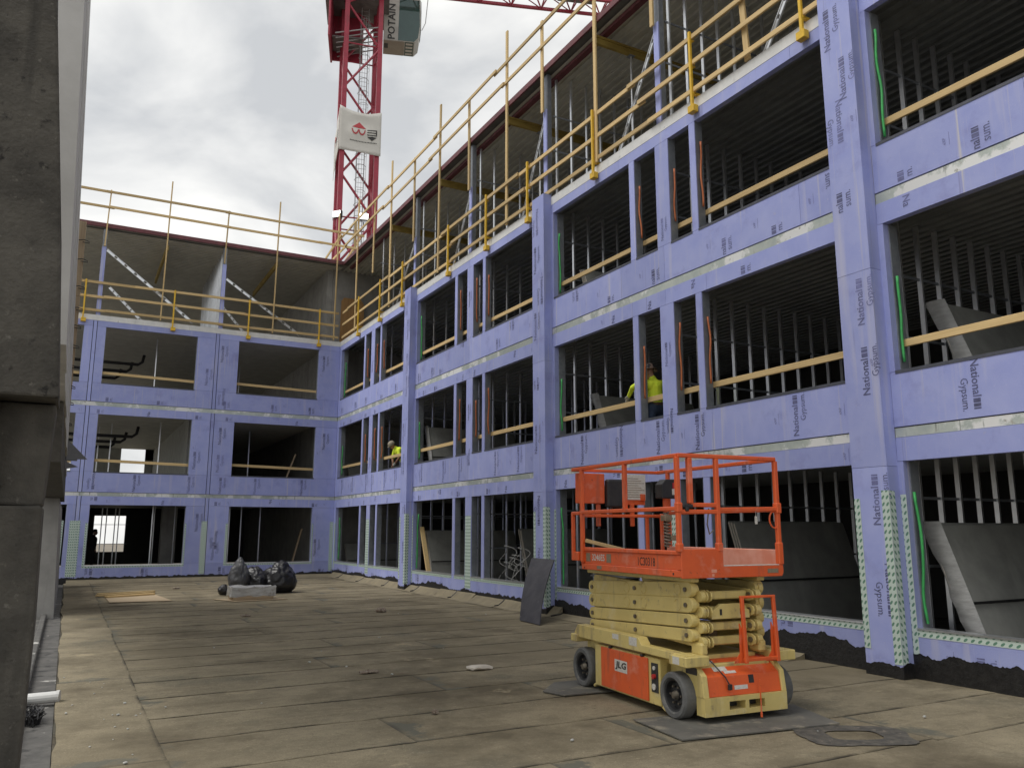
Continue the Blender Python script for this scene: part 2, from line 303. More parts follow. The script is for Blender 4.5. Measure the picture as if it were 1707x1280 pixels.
class MB:
    def __init__(s): s.v = []; s.f = []; s.u = []; s.smooth = False
    def add(s, vs, fs, uvs=None):
        n = len(s.v); s.v += [tuple(x) for x in vs]
        for k, f in enumerate(fs):
            s.f.append([i + n for i in f]); s.u.append(uvs[k] if uvs else None)
        return s
    def box(s, a, b):
        x0, y0, z0 = a; x1, y1, z1 = b
        return s.add([(x0,y0,z0),(x1,y0,z0),(x1,y1,z0),(x0,y1,z0),(x0,y0,z1),(x1,y0,z1),(x1,y1,z1),(x0,y1,z1)],
                     [(0,3,2,1),(4,5,6,7),(0,1,5,4),(1,2,6,5),(2,3,7,6),(3,0,4,7)])
    def cbox(s, a, b, c=0.006):
        return s.ocbox((V(a) + V(b)) / 2, V(((b[0]-a[0])/2,0,0)), V((0,(b[1]-a[1])/2,0)), V((0,0,(b[2]-a[2])/2)), c)
    def ocbox(s, ctr, ax, ay, az, c=0.006):
        ctr = V(ctr); L = [ax.length, ay.length, az.length]; d = [ax.normalized(), ay.normalized(), az.normalized()]
        c = min(c, 0.45 * min(L)); vs = []; idx = {}
        for sx in (-1, 1):
            for sy in (-1, 1):
                for sz in (-1, 1):
                    S = (sx, sy, sz)
                    for k in range(3):
                        p = ctr.copy()
                        for j in range(3): p = p + d[j] * S[j] * (L[j] - (0 if j == k else c))
                        idx[(S, k)] = len(vs); vs.append(p)
        fs = []
        def face(keys, nrm):
            ids = [idx[k] for k in keys]; p = [vs[i] for i in ids]
            n = (p[1] - p[0]).cross(p[2] - p[0])
            if n.dot(nrm) < 0: ids.reverse()
            fs.append(ids)
        for k in range(3):
            a, b = [j for j in range(3) if j != k]
            for sg in (-1, 1):
                q = []
                for (sa, sb) in ((-1,-1),(1,-1),(1,1),(-1,1)):
                    S = [0,0,0]; S[k] = sg; S[a] = sa; S[b] = sb; q.append((tuple(S), k))
                face(q, d[k] * sg)
        for k in range(3):
            a, b = [j for j in range(3) if j != k]
            for sa in (-1, 1):
                for sb in (-1, 1):
                    q = []
                    for (e, m) in ((-1, a), (-1, b), (1, b), (1, a)):
                        S = [0,0,0]; S[k] = e; S[a] = sa; S[b] = sb; q.append((tuple(S), m))
                    face(q, d[a] * sa + d[b] * sb)
        for sx in (-1, 1):
            for sy in (-1, 1):
                for sz in (-1, 1):
                    face([((sx,sy,sz), k) for k in range(3)], d[0]*sx + d[1]*sy + d[2]*sz)
        return s.add(vs, fs)
    def bar(s, p, q, wd, ht, up=(0, 0, 1), c=0.0):
        p, q, up = V(p), V(q), V(up); a = (q - p); az = a.normalized()
        side = az.cross(up)
        if side.length < 1e-5: side = az.cross(V((1, 0, 0)))
        side.normalize(); u2 = side.cross(az).normalized()
        if c: return s.ocbox((p + q) / 2, a / 2, side * wd / 2, u2 * ht / 2, c)
        vs = []
        for e in (p, q):
            for (i, j) in ((-1,-1),(1,-1),(1,1),(-1,1)): vs.append(e + side * wd/2*i + u2 * ht/2*j)
        return s.add(vs, [(3,2,1,0),(4,5,6,7),(0,1,5,4),(1,2,6,5),(2,3,7,6),(3,0,4,7)])
    def tube(s, p, q, r, n=8, r2=None):
        p, q = V(p), V(q); r2 = r if r2 is None else r2
        a = (q - p).normalized(); e = a.orthogonal().normalized(); g = a.cross(e)
        vs = [p + (e*math.cos(2*math.pi*i/n) + g*math.sin(2*math.pi*i/n))*r for i in range(n)]
        vs += [q + (e*math.cos(2*math.pi*i/n) + g*math.sin(2*math.pi*i/n))*r2 for i in range(n)]
        fs = [(i, (i+1) % n, n+(i+1) % n, n+i) for i in range(n)] + [tuple(range(n-1, -1, -1)), tuple(range(n, 2*n))]
        return s.add(vs, fs)
    def path(s, pts, r, n=6):
        pts = [V(p) for p in pts]; e = None; rings = []
        for i, p in enumerate(pts):
            a = (pts[min(i+1, len(pts)-1)] - pts[max(i-1, 0)]).normalized()
            if e is None: e = a.orthogonal().normalized()
            e = (e - a * e.dot(a)).normalized(); g = a.cross(e)
            rings.append([p + (e*math.cos(2*math.pi*k/n) + g*math.sin(2*math.pi*k/n))*r for k in range(n)])
        vs = [x for rg in rings for x in rg]; fs = []
        for i in range(len(pts)-1):
            for k in range(n): fs.append((i*n+k, i*n+(k+1) % n, (i+1)*n+(k+1) % n, (i+1)*n+k))
        fs += [tuple(range(n-1, -1, -1)), tuple((len(pts)-1)*n + k for k in range(n))]
        return s.add(vs, fs)
    def lathe(s, prof, origin, axis, n=24):            # prof: (r, t) along axis
        o, a = V(origin), V(axis).normalized(); e = a.orthogonal().normalized(); g = a.cross(e); m = len(prof)
        vs = [o + a*t + (e*math.cos(2*math.pi*i/n) + g*math.sin(2*math.pi*i/n))*r for i in range(n) for (r, t) in prof]
        fs = [(i*m+j, ((i+1) % n)*m+j, ((i+1) % n)*m+j+1, i*m+j+1) for i in range(n) for j in range(m-1)]
        return s.add(vs, fs)
    def prism(s, poly, fn, d0, d1):                    # poly 2-D outline, fn(a, b, d) -> 3-D
        n = len(poly)
        vs = [fn(a, b, d0) for a, b in poly] + [fn(a, b, d1) for a, b in poly]
        fs = [tuple(range(n-1, -1, -1)), tuple(range(n, 2*n))] + [(i, (i+1) % n, n+(i+1) % n, n+i) for i in range(n)]
        return s.add(vs, fs)
    def build(s, name, mat, parent=None, local=False, smooth=None, bevel=0):
        o = V((0, 0, 0)) if (local or parent is None) else world_origin(parent)
        me = bpy.data.meshes.new(name)
        me.from_pydata([(a-o.x, b-o.y, c-o.z) for a, b, c in s.v], [], s.f)
        if any(x is not None for x in s.u):
            ul = me.uv_layers.new(name='UVMap'); k = 0
            for f, us in zip(s.f, s.u):
                for j in range(len(f)):
                    if us: ul.data[k].uv = us[j]
                    k += 1
        bm = bmesh.new(); bm.from_mesh(me); bmesh.ops.recalc_face_normals(bm, faces=bm.faces); bm.to_mesh(me); bm.free()
        return link(name, me, mat, parent, s.smooth if smooth is None else smooth, bevel)

def link(name, me, mat=None, parent=None, smooth=False, bevel=0):
    if mat is not None and not me.materials: me.materials.append(M[mat] if isinstance(mat, str) else mat)
    if smooth:
        me.polygons.foreach_set('use_smooth', [True]*len(me.polygons))
    ob = bpy.data.objects.new(name, me); COL.objects.link(ob); ob.parent = parent
    if bevel:
        bv = ob.modifiers.new('bevel', 'BEVEL'); bv.width = bevel; bv.segments = 2; bv.limit_method = 'ANGLE'; bv.angle_limit = R(40)
    return ob

def empty(name, loc=(0, 0, 0), rz=0.0):
    o = bpy.data.objects.new(name, None); COL.objects.link(o); o.location = loc; o.rotation_euler = (0, 0, rz)
    o.empty_display_size = 0.2
    return o
def tag(o, label=None, cat=None, group=None, kind=None):
    if label: o['label'] = label
    if cat: o['category'] = cat
    if group: o['group'] = group
    if kind: o['kind'] = kind
    return o

_tc = {}
def text_mesh(txt, width=None, height=None, bold=0.0):
    key = (txt, width, height, bold)
    if key in _tc: return _tc[key]
    cu = bpy.data.curves.new('txt', 'FONT'); cu.body = txt; cu.resolution_u = 2; cu.offset = bold
    ob = bpy.data.objects.new('txt', cu); COL.objects.link(ob)
    dg = bpy.context.evaluated_depsgraph_get(); me = bpy.data.meshes.new_from_object(ob.evaluated_get(dg))
    bpy.data.objects.remove(ob); bpy.data.curves.remove(cu)
    co = np.empty(len(me.vertices)*3); me.vertices.foreach_get('co', co); co = co.reshape(-1, 3)
    co[:, :2] -= co[:, :2].min(0); ext = co[:, :2].max(0)
    sx = width/ext[0] if width else None; sy = height/ext[1] if height else sx
    if sx is None: sx = sy
    vs = [(x*sx, y*sy) for x, y, _ in co]; fs = [list(p.vertices) for p in me.polygons]
    bpy.data.meshes.remove(me); _tc[key] = (vs, fs); return vs, fs
def put_text(mb, txt, fn, width=None, height=None, bold=0.0, off=(0, 0)):
    vs, fs = text_mesh(txt, width, height, bold)
    return mb.add([fn(x+off[0], y+off[1]) for x, y in vs], fs)

# ------------------------------------------------------------------ ground and deck
XF, YB = 8.82, 30.35                      # planes of the long and the short facade
g = MB().add([(-400,-400,-4.2),(400,-400,-4.2),(400,400,-4.2),(-400,400,-4.2)], [(0,1,2,3)]).build('ground', 'soil')
tag(g, kind='structure')
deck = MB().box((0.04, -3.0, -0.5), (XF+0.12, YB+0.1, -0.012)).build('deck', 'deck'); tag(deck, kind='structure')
def wavy_sheet(x0, x1, y0, y1, z0, z1, seed, step=0.30, amp=0.045):
    mb = MB(); n = max(2, int((x1-x0)/step)); vs = []; fs = []; us = []
    for i in range(n+1):
        x = x0 + (x1-x0)*i/n
        a = amp*(mnoise.noise(V((x*0.8, seed*7.1, 0)))+0.4*mnoise.noise(V((x*2.6, seed*7.1, 4)))); b = 0.02*mnoise.noise(V((x*0.8, seed*7.1+40, 0)))
        lift = 0.0015*mnoise.noise(V((x*1.7, seed*3.3, 5)))
        vs += [(x, y0+a, z0+lift), (x, y0+a, -0.011), (x, y1+b, z1)]
    for i in range(n):
        k = 3*i
        fs += [(k, k+3, k+5, k+2), (k+1, k+4, k+3, k)]
        u0, u1 = i/n*(x1-x0), (i+1)/n*(x1-x0)
        us += [[(u0,0),(u1,0),(u1,1),(u0,1)], [(u0,0),(u1,0),(u1,0),(u0,0)]]
    return mb.add(vs, fs, us)
y = -3.0; k = 0
while y < YB:
    wd = rnd.uniform(0.88, 1.04); xs = [0.72, XF]
    if k % 2 == 0: xs = [0.72, rnd.uniform(2.6, 3.8), rnd.uniform(5.6, 7.2), XF]
    elif rnd.random() < 0.75: xs = [0.72, rnd.uniform(3.9, 5.2), XF]
    for a, b in zip(xs[:-1], xs[1:]):
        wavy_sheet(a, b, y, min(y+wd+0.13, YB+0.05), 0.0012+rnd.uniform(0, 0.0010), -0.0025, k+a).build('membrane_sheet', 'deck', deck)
    y += wd; k += 1

y = -3.0
while y < YB:
    y2 = min(y+rnd.uniform(3.2, 5.0), YB); mb = wavy_sheet(y, y2, 0.05, 0.80, 0.0045, 0.0040, y+90)
    mb.v = [(0.85-b if False else b, a, c_) for a, b, c_ in mb.v]; mb.u = [[(p[0], 1-p[1]) for p in f] for f in mb.u]
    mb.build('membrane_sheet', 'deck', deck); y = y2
def blob_patch(cx, cy, rx, ry, seed, z=0.0085, n=40, hole=None, rot=0.0, rough=0.25, sq=1.0):
    mb = MB(); vs = []; fs = []
    def rad(i, rr, s2, am):
        t = 2*math.pi*i/n; c_, s_ = math.cos(t), math.sin(t)
        q = (abs(c_)**sq + abs(s_)**sq)**(-1/sq)
        d = q*(1 + am*mnoise.noise(V((c_*1.7, s_*1.7, s2))) + am*0.5*mnoise.noise(V((c_*6, s_*6, s2+9))))
        px, py = c_*rr[0]*d, s_*rr[1]*d
        return (cx+px*math.cos(rot)-py*math.sin(rot), cy+px*math.sin(rot)+py*math.cos(rot), z)
    if hole:
        vs = [rad(i, (rx, ry), seed, rough) for i in range(n)] + [rad(i, hole, seed+3, rough*0.3) for i in range(n)]
        fs = [(i, (i+1) % n, n+(i+1) % n, n+i) for i in range(n)]
    else:
        vs = [rad(i, (rx, ry), seed, rough) for i in range(n)]; fs = [tuple(range(n))]
    return mb.add(vs, fs)
blob_patch(5.95, 4.93, 0.46, 0.33, 2, hole=(0.22, 0.15), rot=-0.45, rough=0.12, sq=4, n=64).build('tar_patch', 'tarpatch', deck)
# membrane turned up against the long facade, piece by piece
y = 8.0; k = 0
while y < YB-0.35:
    L_ = rnd.uniform(0.95, 1.7); y1 = min(y+L_, YB-0.05); mb = MB(); hh = 0.17 + rnd.uniform(-0.02, 0.02)
    if y < 13.0: hh *= 0.45
    xo = XF - 0.36 + rnd.uniform(-0.03, 0.03)
    pts = [(xo, 0.008), (xo+0.14, 0.028), (XF-0.10, hh*0.62), (XF-0.022, hh), (XF-0.022, -0.01)]
    j = 0.004
    n = 4; vs = []
    for i in range(n+1):
        yy = y + j + (y1-y-2*j)*i/n
        for (px, pz) in pts: vs.append((px + 0.014*mnoise.noise(V((yy*2, k, px*3))), yy, pz + 0.012*mnoise.noise(V((yy*2, k+9, px*5)))))
    m_ = len(pts); fs = [(i*m_+q, i*m_+q+1, (i+1)*m_+q+1, (i+1)*m_+q) for i in range(n) for q in range(m_-1)]
    fs += [tuple(range(m_)), tuple(n*m_+q for q in range(m_-1, -1, -1))]
    mb.add(vs, fs).build('membrane_upturn', 'upturn', deck)
    if k % 2: MB().path([(xo+0.06, y1+0.03, 0.03), (xo+0.16, y1+0.01, 0.045), (XF-0.09, y1-0.02, hh*0.70), (XF-0.024, y1, hh*1.02)], 0.016, 6).build('tar_joint', 'tar', deck)
    y = y1; k += 1
MB().prism([(-0.0,0.0),(0.30,0.0),(0.30,0.10)], lambda a, b, d: (d, YB-0.31+a, b), 0.1, XF-0.03).build('cant_strip', 'upturn', deck)

# ------------------------------------------------------------------ facades
class Fac:
    def __init__(s, kind): s.k = kind
    def p(s, u, z, d): return V((XF-d, u, z)) if s.k == 'long' else V((u, YB-d, z))
    def box(s, mb, u0, u1, z0, z1, d0, d1, c=0):
        a, b = s.p(u0, z0, d0), s.p(u1, z1, d1)
        lo = [min(a[i], b[i]) for i in range(3)]; hi = [max(a[i], b[i]) for i in range(3)]
        return mb.cbox(lo, hi, c) if c else mb.box(lo, hi)
FL, FB = Fac('long'), Fac('back')
Z_HEAD = [2.52, 5.55, 8.57]; Z_SILL = [0.56, 3.62, 6.63]; BAND = [(2.81, 2.925), (5.83, 5.965), (8.775, 8.965)]
SLAB = [0.0, 2.95, 5.98, 8.97, 12.25]

wingA = tag(empty('building_wing', (XF, 14.0, 0)), 'long four-storey wing sheathed in purple boards, behind the orange scissor lift', 'building')
wingB = tag(empty('building_wing', (4.0, YB, 0)), 'short purple wing closing the courtyard, behind the black trash bags', 'building')

PRINT_N = 0
def lettering(panel, fac, u, z, d, variant='full', up=True, size=0.62, flip=None):
    """wordmark printed along the board: reads upwards (or downwards)"""
    sgn = 1 if fac.k == 'long' else -1
    if up: fn = lambda x, y_: fac.p(u + sgn*y_, z + x, d)
    else:  fn = lambda x, y_: fac.p(u - sgn*y_, z - x, d)
    s = size/0.62; mb = MB()
    def bars(x0):
        for (a, b) in ((0, 0.05), (0.062, 0.10), (0.112, 0.128)):
            mb.add([fn((x0+a)*s, 0.0), fn((x0+b)*s, 0.0), fn((x0+b)*s, 0.088*s), fn((x0+a)*s, 0.088*s)], [(0,1,2,3)])
    if variant == 'full':
        put_text(mb, 'National', fn, width=0.46*s, height=0.105*s, bold=0.012); bars(0.48)
        put_text(mb, 'Gypsum.', fn, width=0.40*s, height=0.125*s, off=(0.22*s, -0.17*s))
    elif variant == 'tail':
        put_text(mb, 'nal', fn, width=0.13*s, height=0.105*s, bold=0.012); bars(0.145)
        put_text(mb, 'sum.', fn, width=0.22*s, height=0.075*s, off=(0.05*s, -0.13*s))
    elif variant == 'bars':
        bars(0.0); put_text(mb, 'm.', fn, width=0.11*s, height=0.07*s, off=(0.02*s, -0.12*s))
    elif variant == 'na':
        put_text(mb, 'Na', fn, width=0.15*s, height=0.1*s, bold=0.012)
    elif variant == 'small':
        put_text(mb, 'eXP', fn, width=0.09*s, height=0.04*s); put_text(mb, '------------', fn, width=0.16*s, height=0.006*s, off=(-0.02*s, -0.05*s))
    return mb.build('lettering', 'ink' if variant != 'small' else 'ink2', panel)

def panel(fac, wing, u0, u1, z0, z1, d=0.0, th=0.10, name='wall_panel', mat='purple', gap=0.0025, prints=True, dens=1.15):
    mb = MB(); fac.box(mb, u0+gap, u1-gap, z0+gap, z1-gap, d-th, d)
    o = mb.build(name, mat, wing)
    if prints:
        h = z1-z0; u = u0 + rnd.uniform(0.25, 0.6)
        while u < u1-0.25:
            v = rnd.random(); e = d+0.0025
            up = rnd.random() < 0.8
            if h > 0.66:
                zb = z0 + 0.03 + rnd.uniform(0, h-0.66)
                lettering(o, fac, u, zb if up else zb+0.62, e, 'full', up, 0.58)
            elif h > 0.3 and h <= 0.66:
                lettering(o, fac, u, (z0+0.03) if up else (z1-0.03), e, 'tail' if v < 0.6 else 'bars', up)
            elif h > 0.22:
                lettering(o, fac, u, (z0+0.03) if up else (z1-0.03), e, 'bars' if v < 0.5 else 'na', up)
            if rnd.random() < 0.6 and u+0.4 < u1-0.1 and h > 0.25:
                lettering(o, fac, u+0.4, z0+0.45*h-0.05, e, 'small', True)
            u += dens*rnd.uniform(0.75, 1.35)
    return o

def tape(fac, wing, u0, u1, z0, z1, d, vertical=True):
    mb = MB(); a, b, c, e = fac.p(u0, z0, d), fac.p(u1, z0, d), fac.p(u1, z1, d), fac.p(u0, z1, d)
    W_, H_ = abs(u1-u0), abs(z1-z0)
    uv = [(0,0),(W_,0),(W_,H_),(0,H_)] if vertical else [(0,0),(0,W_),(H_,W_),(H_,0)]
    back = [fac.p(u, z, d-0.002) for u, z in ((u0,z0),(u1,z0),(u1,z1),(u0,z1))]
    mb.add([a, b, c, e]+back, [(0,1,2,3), (4,5,1,0), (5,6,2,1), (6,7,3,2), (7,4,0,3)], [uv]*1+[[(0,0)]*4]*4)
    return mb.build('flashing_tape', 'tape', wing)

def tar_band(fac, wing, u0, u1, top, seed, d=0.006, amp=0.09, fine=0.05):
    mb = MB(); n = max(6, int(abs(u1-u0)/0.02)); vs = []; us = []
    for i in range(n+1):
        u = u0 + (u1-u0)*i/n
        t = top + amp*mnoise.noise(V((u*0.9, seed, 0))) + fine*mnoise.noise(V((u*4.5, seed+3, 0))) + 0.03*mnoise.noise(V((u*13, seed+5, 0))) + 0.018*mnoise.noise(V((u*41, seed+8, 0)))
        vs += [fac.p(u, -0.02, d), fac.p(u, max(0.06, t), d), fac.p(u, max(0.06, t), 0.0)]
    fs = [f for i in range(n) for f in ((3*i, 3*i+3, 3*i+4, 3*i+1), (3*i+1, 3*i+4, 3*i+5, 3*i+2))]
    return mb.add(vs, fs).build('tar_coating', 'tar', wing)

def conduit(wing, u, x, z0, z1, mat, seed, r=0.018):
    pts = [(x + 0.03*mnoise.noise(V((z*2.2, seed, 0))), u + 0.045*mnoise.noise(V((z*1.6, seed+5, 0))), z) for z in np.linspace(z0, z1, 14)]
    mb = MB(); mb.path(pts, r, 6); mb.build('conduit', mat, wing, smooth=True)

# --- long wing: four bays, columns every 8 m
COLS = [30.40, 22.33, 14.40, 6.39, -1.62]             # near (inner) edge of each column; the first is the inner corner
for bi in range(4):
    far, near = COLS[bi], COLS[bi+1]                    # bay spans near..far
    nb = near + 0.50                                    # column body covers near..near+0.5
    f0 = far - 0.08 if bi else far - 0.33               # far edge of window A
    c = far - 3.78 if bi else far - 3.97                # centre line between the two rooms
    if bi == 0: f0 = 30.10; c = 26.37
    A = (c+0.95, f0); n1_ = (c+0.165, c+0.79); n2_ = (c-0.76, c-0.20); B = (near+0.58, c-0.91)
    posts = [(n1_[1], A[0]), (n2_[1], n1_[0]), (B[1], n2_[0])]
    seen = bi < 3
    for fl in range(3):
        sill, head = Z_SILL[fl], Z_HEAD[fl]
        zb0 = 0.03 if fl == 0 else BAND[fl-1][1]+0.012
        zt1 = BAND[fl][0]
        # upstand and header boards, one joint on the room line
        e1, e2 = near+0.02, far if bi else YB; j1, j2 = rnd.uniform(e1+0.9, c-0.9), rnd.uniform(c+0.9, e2-0.9)
        for (a, b) in ((e1, j1), (j1, c), (c, j2), (j2, e2)):
            panel(FL, wingA, a, b, zb0, sill, prints=True, dens=1.25)
            panel(FL, wingA, a, b, head, zt1, prints=True, dens=1.9)
        if bi: panel(FL, wingA, f0, far+0.02, sill, head, prints=False)
        else:  panel(FL, wingA, f0, YB, sill, head, prints=False)
        panel(FL, wingA, near+0.02, B[0], sill, head, prints=False)
        for pi, (a, b) in enumerate(posts):
            o = panel(FL, wingA, a, b, sill, head, th=0.018, prints=False, name='post_board')
            if pi == 1 and (fl or bi != 2):
                for zz_ in (sill+0.10, sill+0.85)[0 if fl else 1:]: lettering(o, FL, a+rnd.uniform(0.17, 0.2), min(zz_, head-0.5), 0.0025, 'full', rnd.random() < 0.6, 0.42) if rnd.random() < 0.8 else None
            mb = MB(); FL.box(mb, a+0.004, b-0.004, sill-0.02, head+0.02, -0.17, -0.019)
            mb.build('post_stud', 'galv_dull', wingA)
        # jamb stud at the far side of each opening
        for u in (A[1],):
            mb = MB(); FL.box(mb, u-0.012, u+0.03, sill, head, -0.26, -0.101); mb.build('jamb_stud', 'galv_dull', wingA)
        # sill tracks
        for (a, b) in (A, n1_, n2_, B):
            mb = MB()
            if fl: FL.box(mb, a, b, sill-0.028, sill+0.012, -0.16, 0.006)
            else:  FL.box(mb, a, b, sill-0.004, sill+0.014, -0.16, 0.014)
            mb.build('sill_track', 'sill' if fl else 'galv', wingA)
        # slab edge angle in lengths
        z0, z1 = BAND[fl]; u = near+0.01
        while u < (far if bi else YB)-0.02:
            u2 = min(u + rnd.uniform(1.6, 3.2), far if bi else YB)
            if (far if bi else YB) - u2 < 0.5: u2 = far if bi else YB
            mb = MB(); FL.box(mb, u+0.002, u2-0.002, z0+0.002, z1, -0.06, -0.008 if fl < 2 else 0.004)
            mb.build('slab_edge', 'band' if fl < 2 else 'bandtop', wingA); u = u2
        # conduits hanging on the studs
        if seen:
            gx = XF+0.13 if bi else XF+0.16
            gz = {0: (0.62, 2.15), 1: (3.75, 4.85), 2: (6.75, 8.1)}[fl]
            conduit(wingA, A[1]-0.045, gx, gz[0], gz[1], 'greenc', bi*3+fl, 0.018)
            if fl:
                for q, pu in enumerate((n1_[1], n2_[1], B[1])):
                    conduit(wingA, pu-0.035, XF+0.09, sill+0.4, head-rnd.uniform(0.35, 0.6), 'orangec', bi*9+fl*3+q)
        elif bi == 3:
            gz = {0: (0.62, 2.15), 1: (3.75, 4.85), 2: (6.75, 8.3)}[fl]
            conduit(wingA, A[1]-0.045, XF+0.13, gz[0], gz[1], 'greenc', bi*3+fl, 0.018)
    # tapes on the ground storey
    ztop = 2.05
    if bi < 3 or True:
        tape(FL, wingA, A[0], A[1], Z_SILL[0]-0.085, Z_SILL[0]-0.006, 0.004, vertical=False)
        tape(FL, wingA, B[0]-0.1, n2_[1], Z_SILL[0]-0.085, Z_SILL[0]-0.006, 0.004, vertical=False)
        tape(FL, wingA, n1_[0], n1_[1], Z_SILL[0]-0.085, Z_SILL[0]-0.006, 0.004, vertical=False)
        tape(FL, wingA, posts[1][0]+0.02, posts[1][1]-0.02, 0.28, ztop, 0.0035)
        if bi: tape(FL, wingA, f0-0.002, far-0.006, 0.22, 2.12, 0.0035)
        else:  tape(FL, wingA, f0-0.002, f0+0.12, 0.30, 1.95, 0.0035)
        tape(FL, wingA, nb+0.004, nb+0.075, 0.30, 2.05, 0.0035)
    tar_band(FL, wingA, near+0.02, far if bi else YB-0.01, 0.29 if bi > 1 else 0.25, bi*4.3)
    # the column cover in three lifts
    if bi < 4:
        zs = [0.0, 2.50 - 0.02*bi, 4.95+0.3*(bi % 2), 9.02]
        for q in range(3):
            z0, z1 = zs[q], zs[q+1]; e = 0.0015*q
            mb = MB(); FL.box(mb, near, nb, z0+0.002, z1-0.002, 0.182, 0.20+e)
            o = mb.build('column_panel', 'purple', wingA)
            for zz_ in ((0.75, 1.95) if q == 0 else (3.2, 4.3) if q == 1 else (5.6, 6.6, 7.4, 8.3)):
                up = rnd.random() < 0.6; zz_ += rnd.uniform(-0.25, 0.25); zz_ = min(max(zz_, z0+0.05), z1-0.7)
                side = near + (0.33 if rnd.random() < 0.5 else 0.14)
                lettering(o, FL, side if up else side, zz_ if up else zz_+0.62, 0.2025+e, 'full' if rnd.random() < 0.85 else 'tail', up)
            lettering(o, FL, near+0.07, (z0+z1)/2, 0.2025+e, 'small')
            for (a, b) in ((near, near+0.018), (nb-0.018, nb)):
                mb = MB(); FL.box(mb, a, b, z0+0.002, z1-0.002, 0.0, 0.1815); mb.build('column_side', 'purple', wingA)
        mb = MB(); FL.box(mb, near+0.001, nb-0.001, 9.0195, 9.026, 0.0, 0.2); mb.build('column_cap', 'galv_dull', wingA)
        tape(FL, wingA, near, near+0.105, 0.16, 2.17, 0.2045)
        tape(FL, wingA, nb-0.085, nb, 0.30, 2.08, 0.2045)
        # tape wrapped on the near side of the column
        mb = MB(); x0, x1 = XF-0.2025, XF-0.10; yv = near-0.003
        mb.add([(x0,yv,0.16),(x1,yv,0.18),(x1,yv,2.16),(x0,yv,2.17)], [(0,1,2,3)], [[(0,0),(0.1,0),(0.1,2),(0,2)]]).build('flashing_tape', 'tape', wingA)
        tar_band(FL, wingA, near-0.006, nb+0.006, 0.13, bi*5.1+40, d=0.207, amp=0.05, fine=0.05)
        mb = MB(); vs = []; n_ = 14
        for i in range(n_+1):
            xx = XF-0.207+0.207*i/n_; t = max(0.05, 0.17+0.08*mnoise.noise(V((xx*6, bi*3.0, 2))) + 0.03*mnoise.noise(V((xx*30, bi*3.0, 5))))
            vs += [(xx, near-0.006, -0.02), (xx, near-0.006, t)]
        mb.add(vs, [(2*i, 2*i+2, 2*i+3, 2*i+1) for i in range(n_)]).build('tar_coating', 'tar', wingA)

# slabs, ribbed decks, back walls
def ribs(x0, x1, y0, y1, z, along, pitch=0.2, h=0.05):
    mb = MB(); a0, a1 = (x0, x1) if along == 'y' else (y0, y1); prof = []; a = a0
    while a < a1:
        prof += [(a, 0), (a+pitch*0.42, 0), (a+pitch*0.5, h), (a+pitch*0.92, h)]; a += pitch
    vs = []
    for e in ((y0, y1) if along == 'y' else (x0, x1)):
        for (p_, q) in prof: vs.append((p_, e, z+q) if along == 'y' else (e, p_, z+q))
    n = len(prof); return mb.add(vs, [(i, i+1, n+i+1, n+i) for i in range(n-1)])
XR, YR = 18.5, 46.0
for k in range(1, 5):
    zt = SLAB[k]; xe = XF+0.062 if k < 4 else XF+0.03
    MB().box((xe, -2.2, zt-0.11), (XR, 31.04 if k < 4 else YB-0.02, zt)).build('floor_slab' if k < 4 else 'roof_slab', 'floor', wingA)
    ribs(XF+0.17, XR-0.1, -2.1, 31.04, zt-0.165, 'y').build('metal_deck', 'deckmetal' if k < 4 else 'wingdeck', wingA)
MB().box((XF+0.125, -2.2, -0.15), (XR, 31.04, -0.02)).build('floor_slab', 'floor', wingA)
MB().box((XR, -2.2, -0.1), (XR+0.2, YB+6, 12.1)).build('rear_wall', 'concrete', wingA)
MB().box((XF+0.2, -2.3, -0.1), (XR, -2.2, 12.1)).build('end_wall', 'concrete', wingA)
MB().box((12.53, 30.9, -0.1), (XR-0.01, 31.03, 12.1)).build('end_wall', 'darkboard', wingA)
# corridor partition, boarded
for k in range(4):
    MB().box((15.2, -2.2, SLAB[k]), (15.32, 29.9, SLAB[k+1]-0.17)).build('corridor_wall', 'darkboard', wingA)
# steel beam behind the head and the roof edge
for k in range(3):
    MB().box((XF+0.11, -2.2, Z_HEAD[k]+0.02), (XF+0.16, YB-0.03, SLAB[k+1]-0.17)).build('head_track', 'galv_dull', wingA)
MB().cbox((XF-0.02, -2.2, 12.115), (XF+0.028, YB-0.021, 12.27), 0.01).build('roof_edge', 'redsteel', wingA)
MB().cbox((XF+0.25, -2.2, 12.00), (XF+0.4, YB, 12.084), 0.01).build('roof_beam', 'redsteel', wingA)

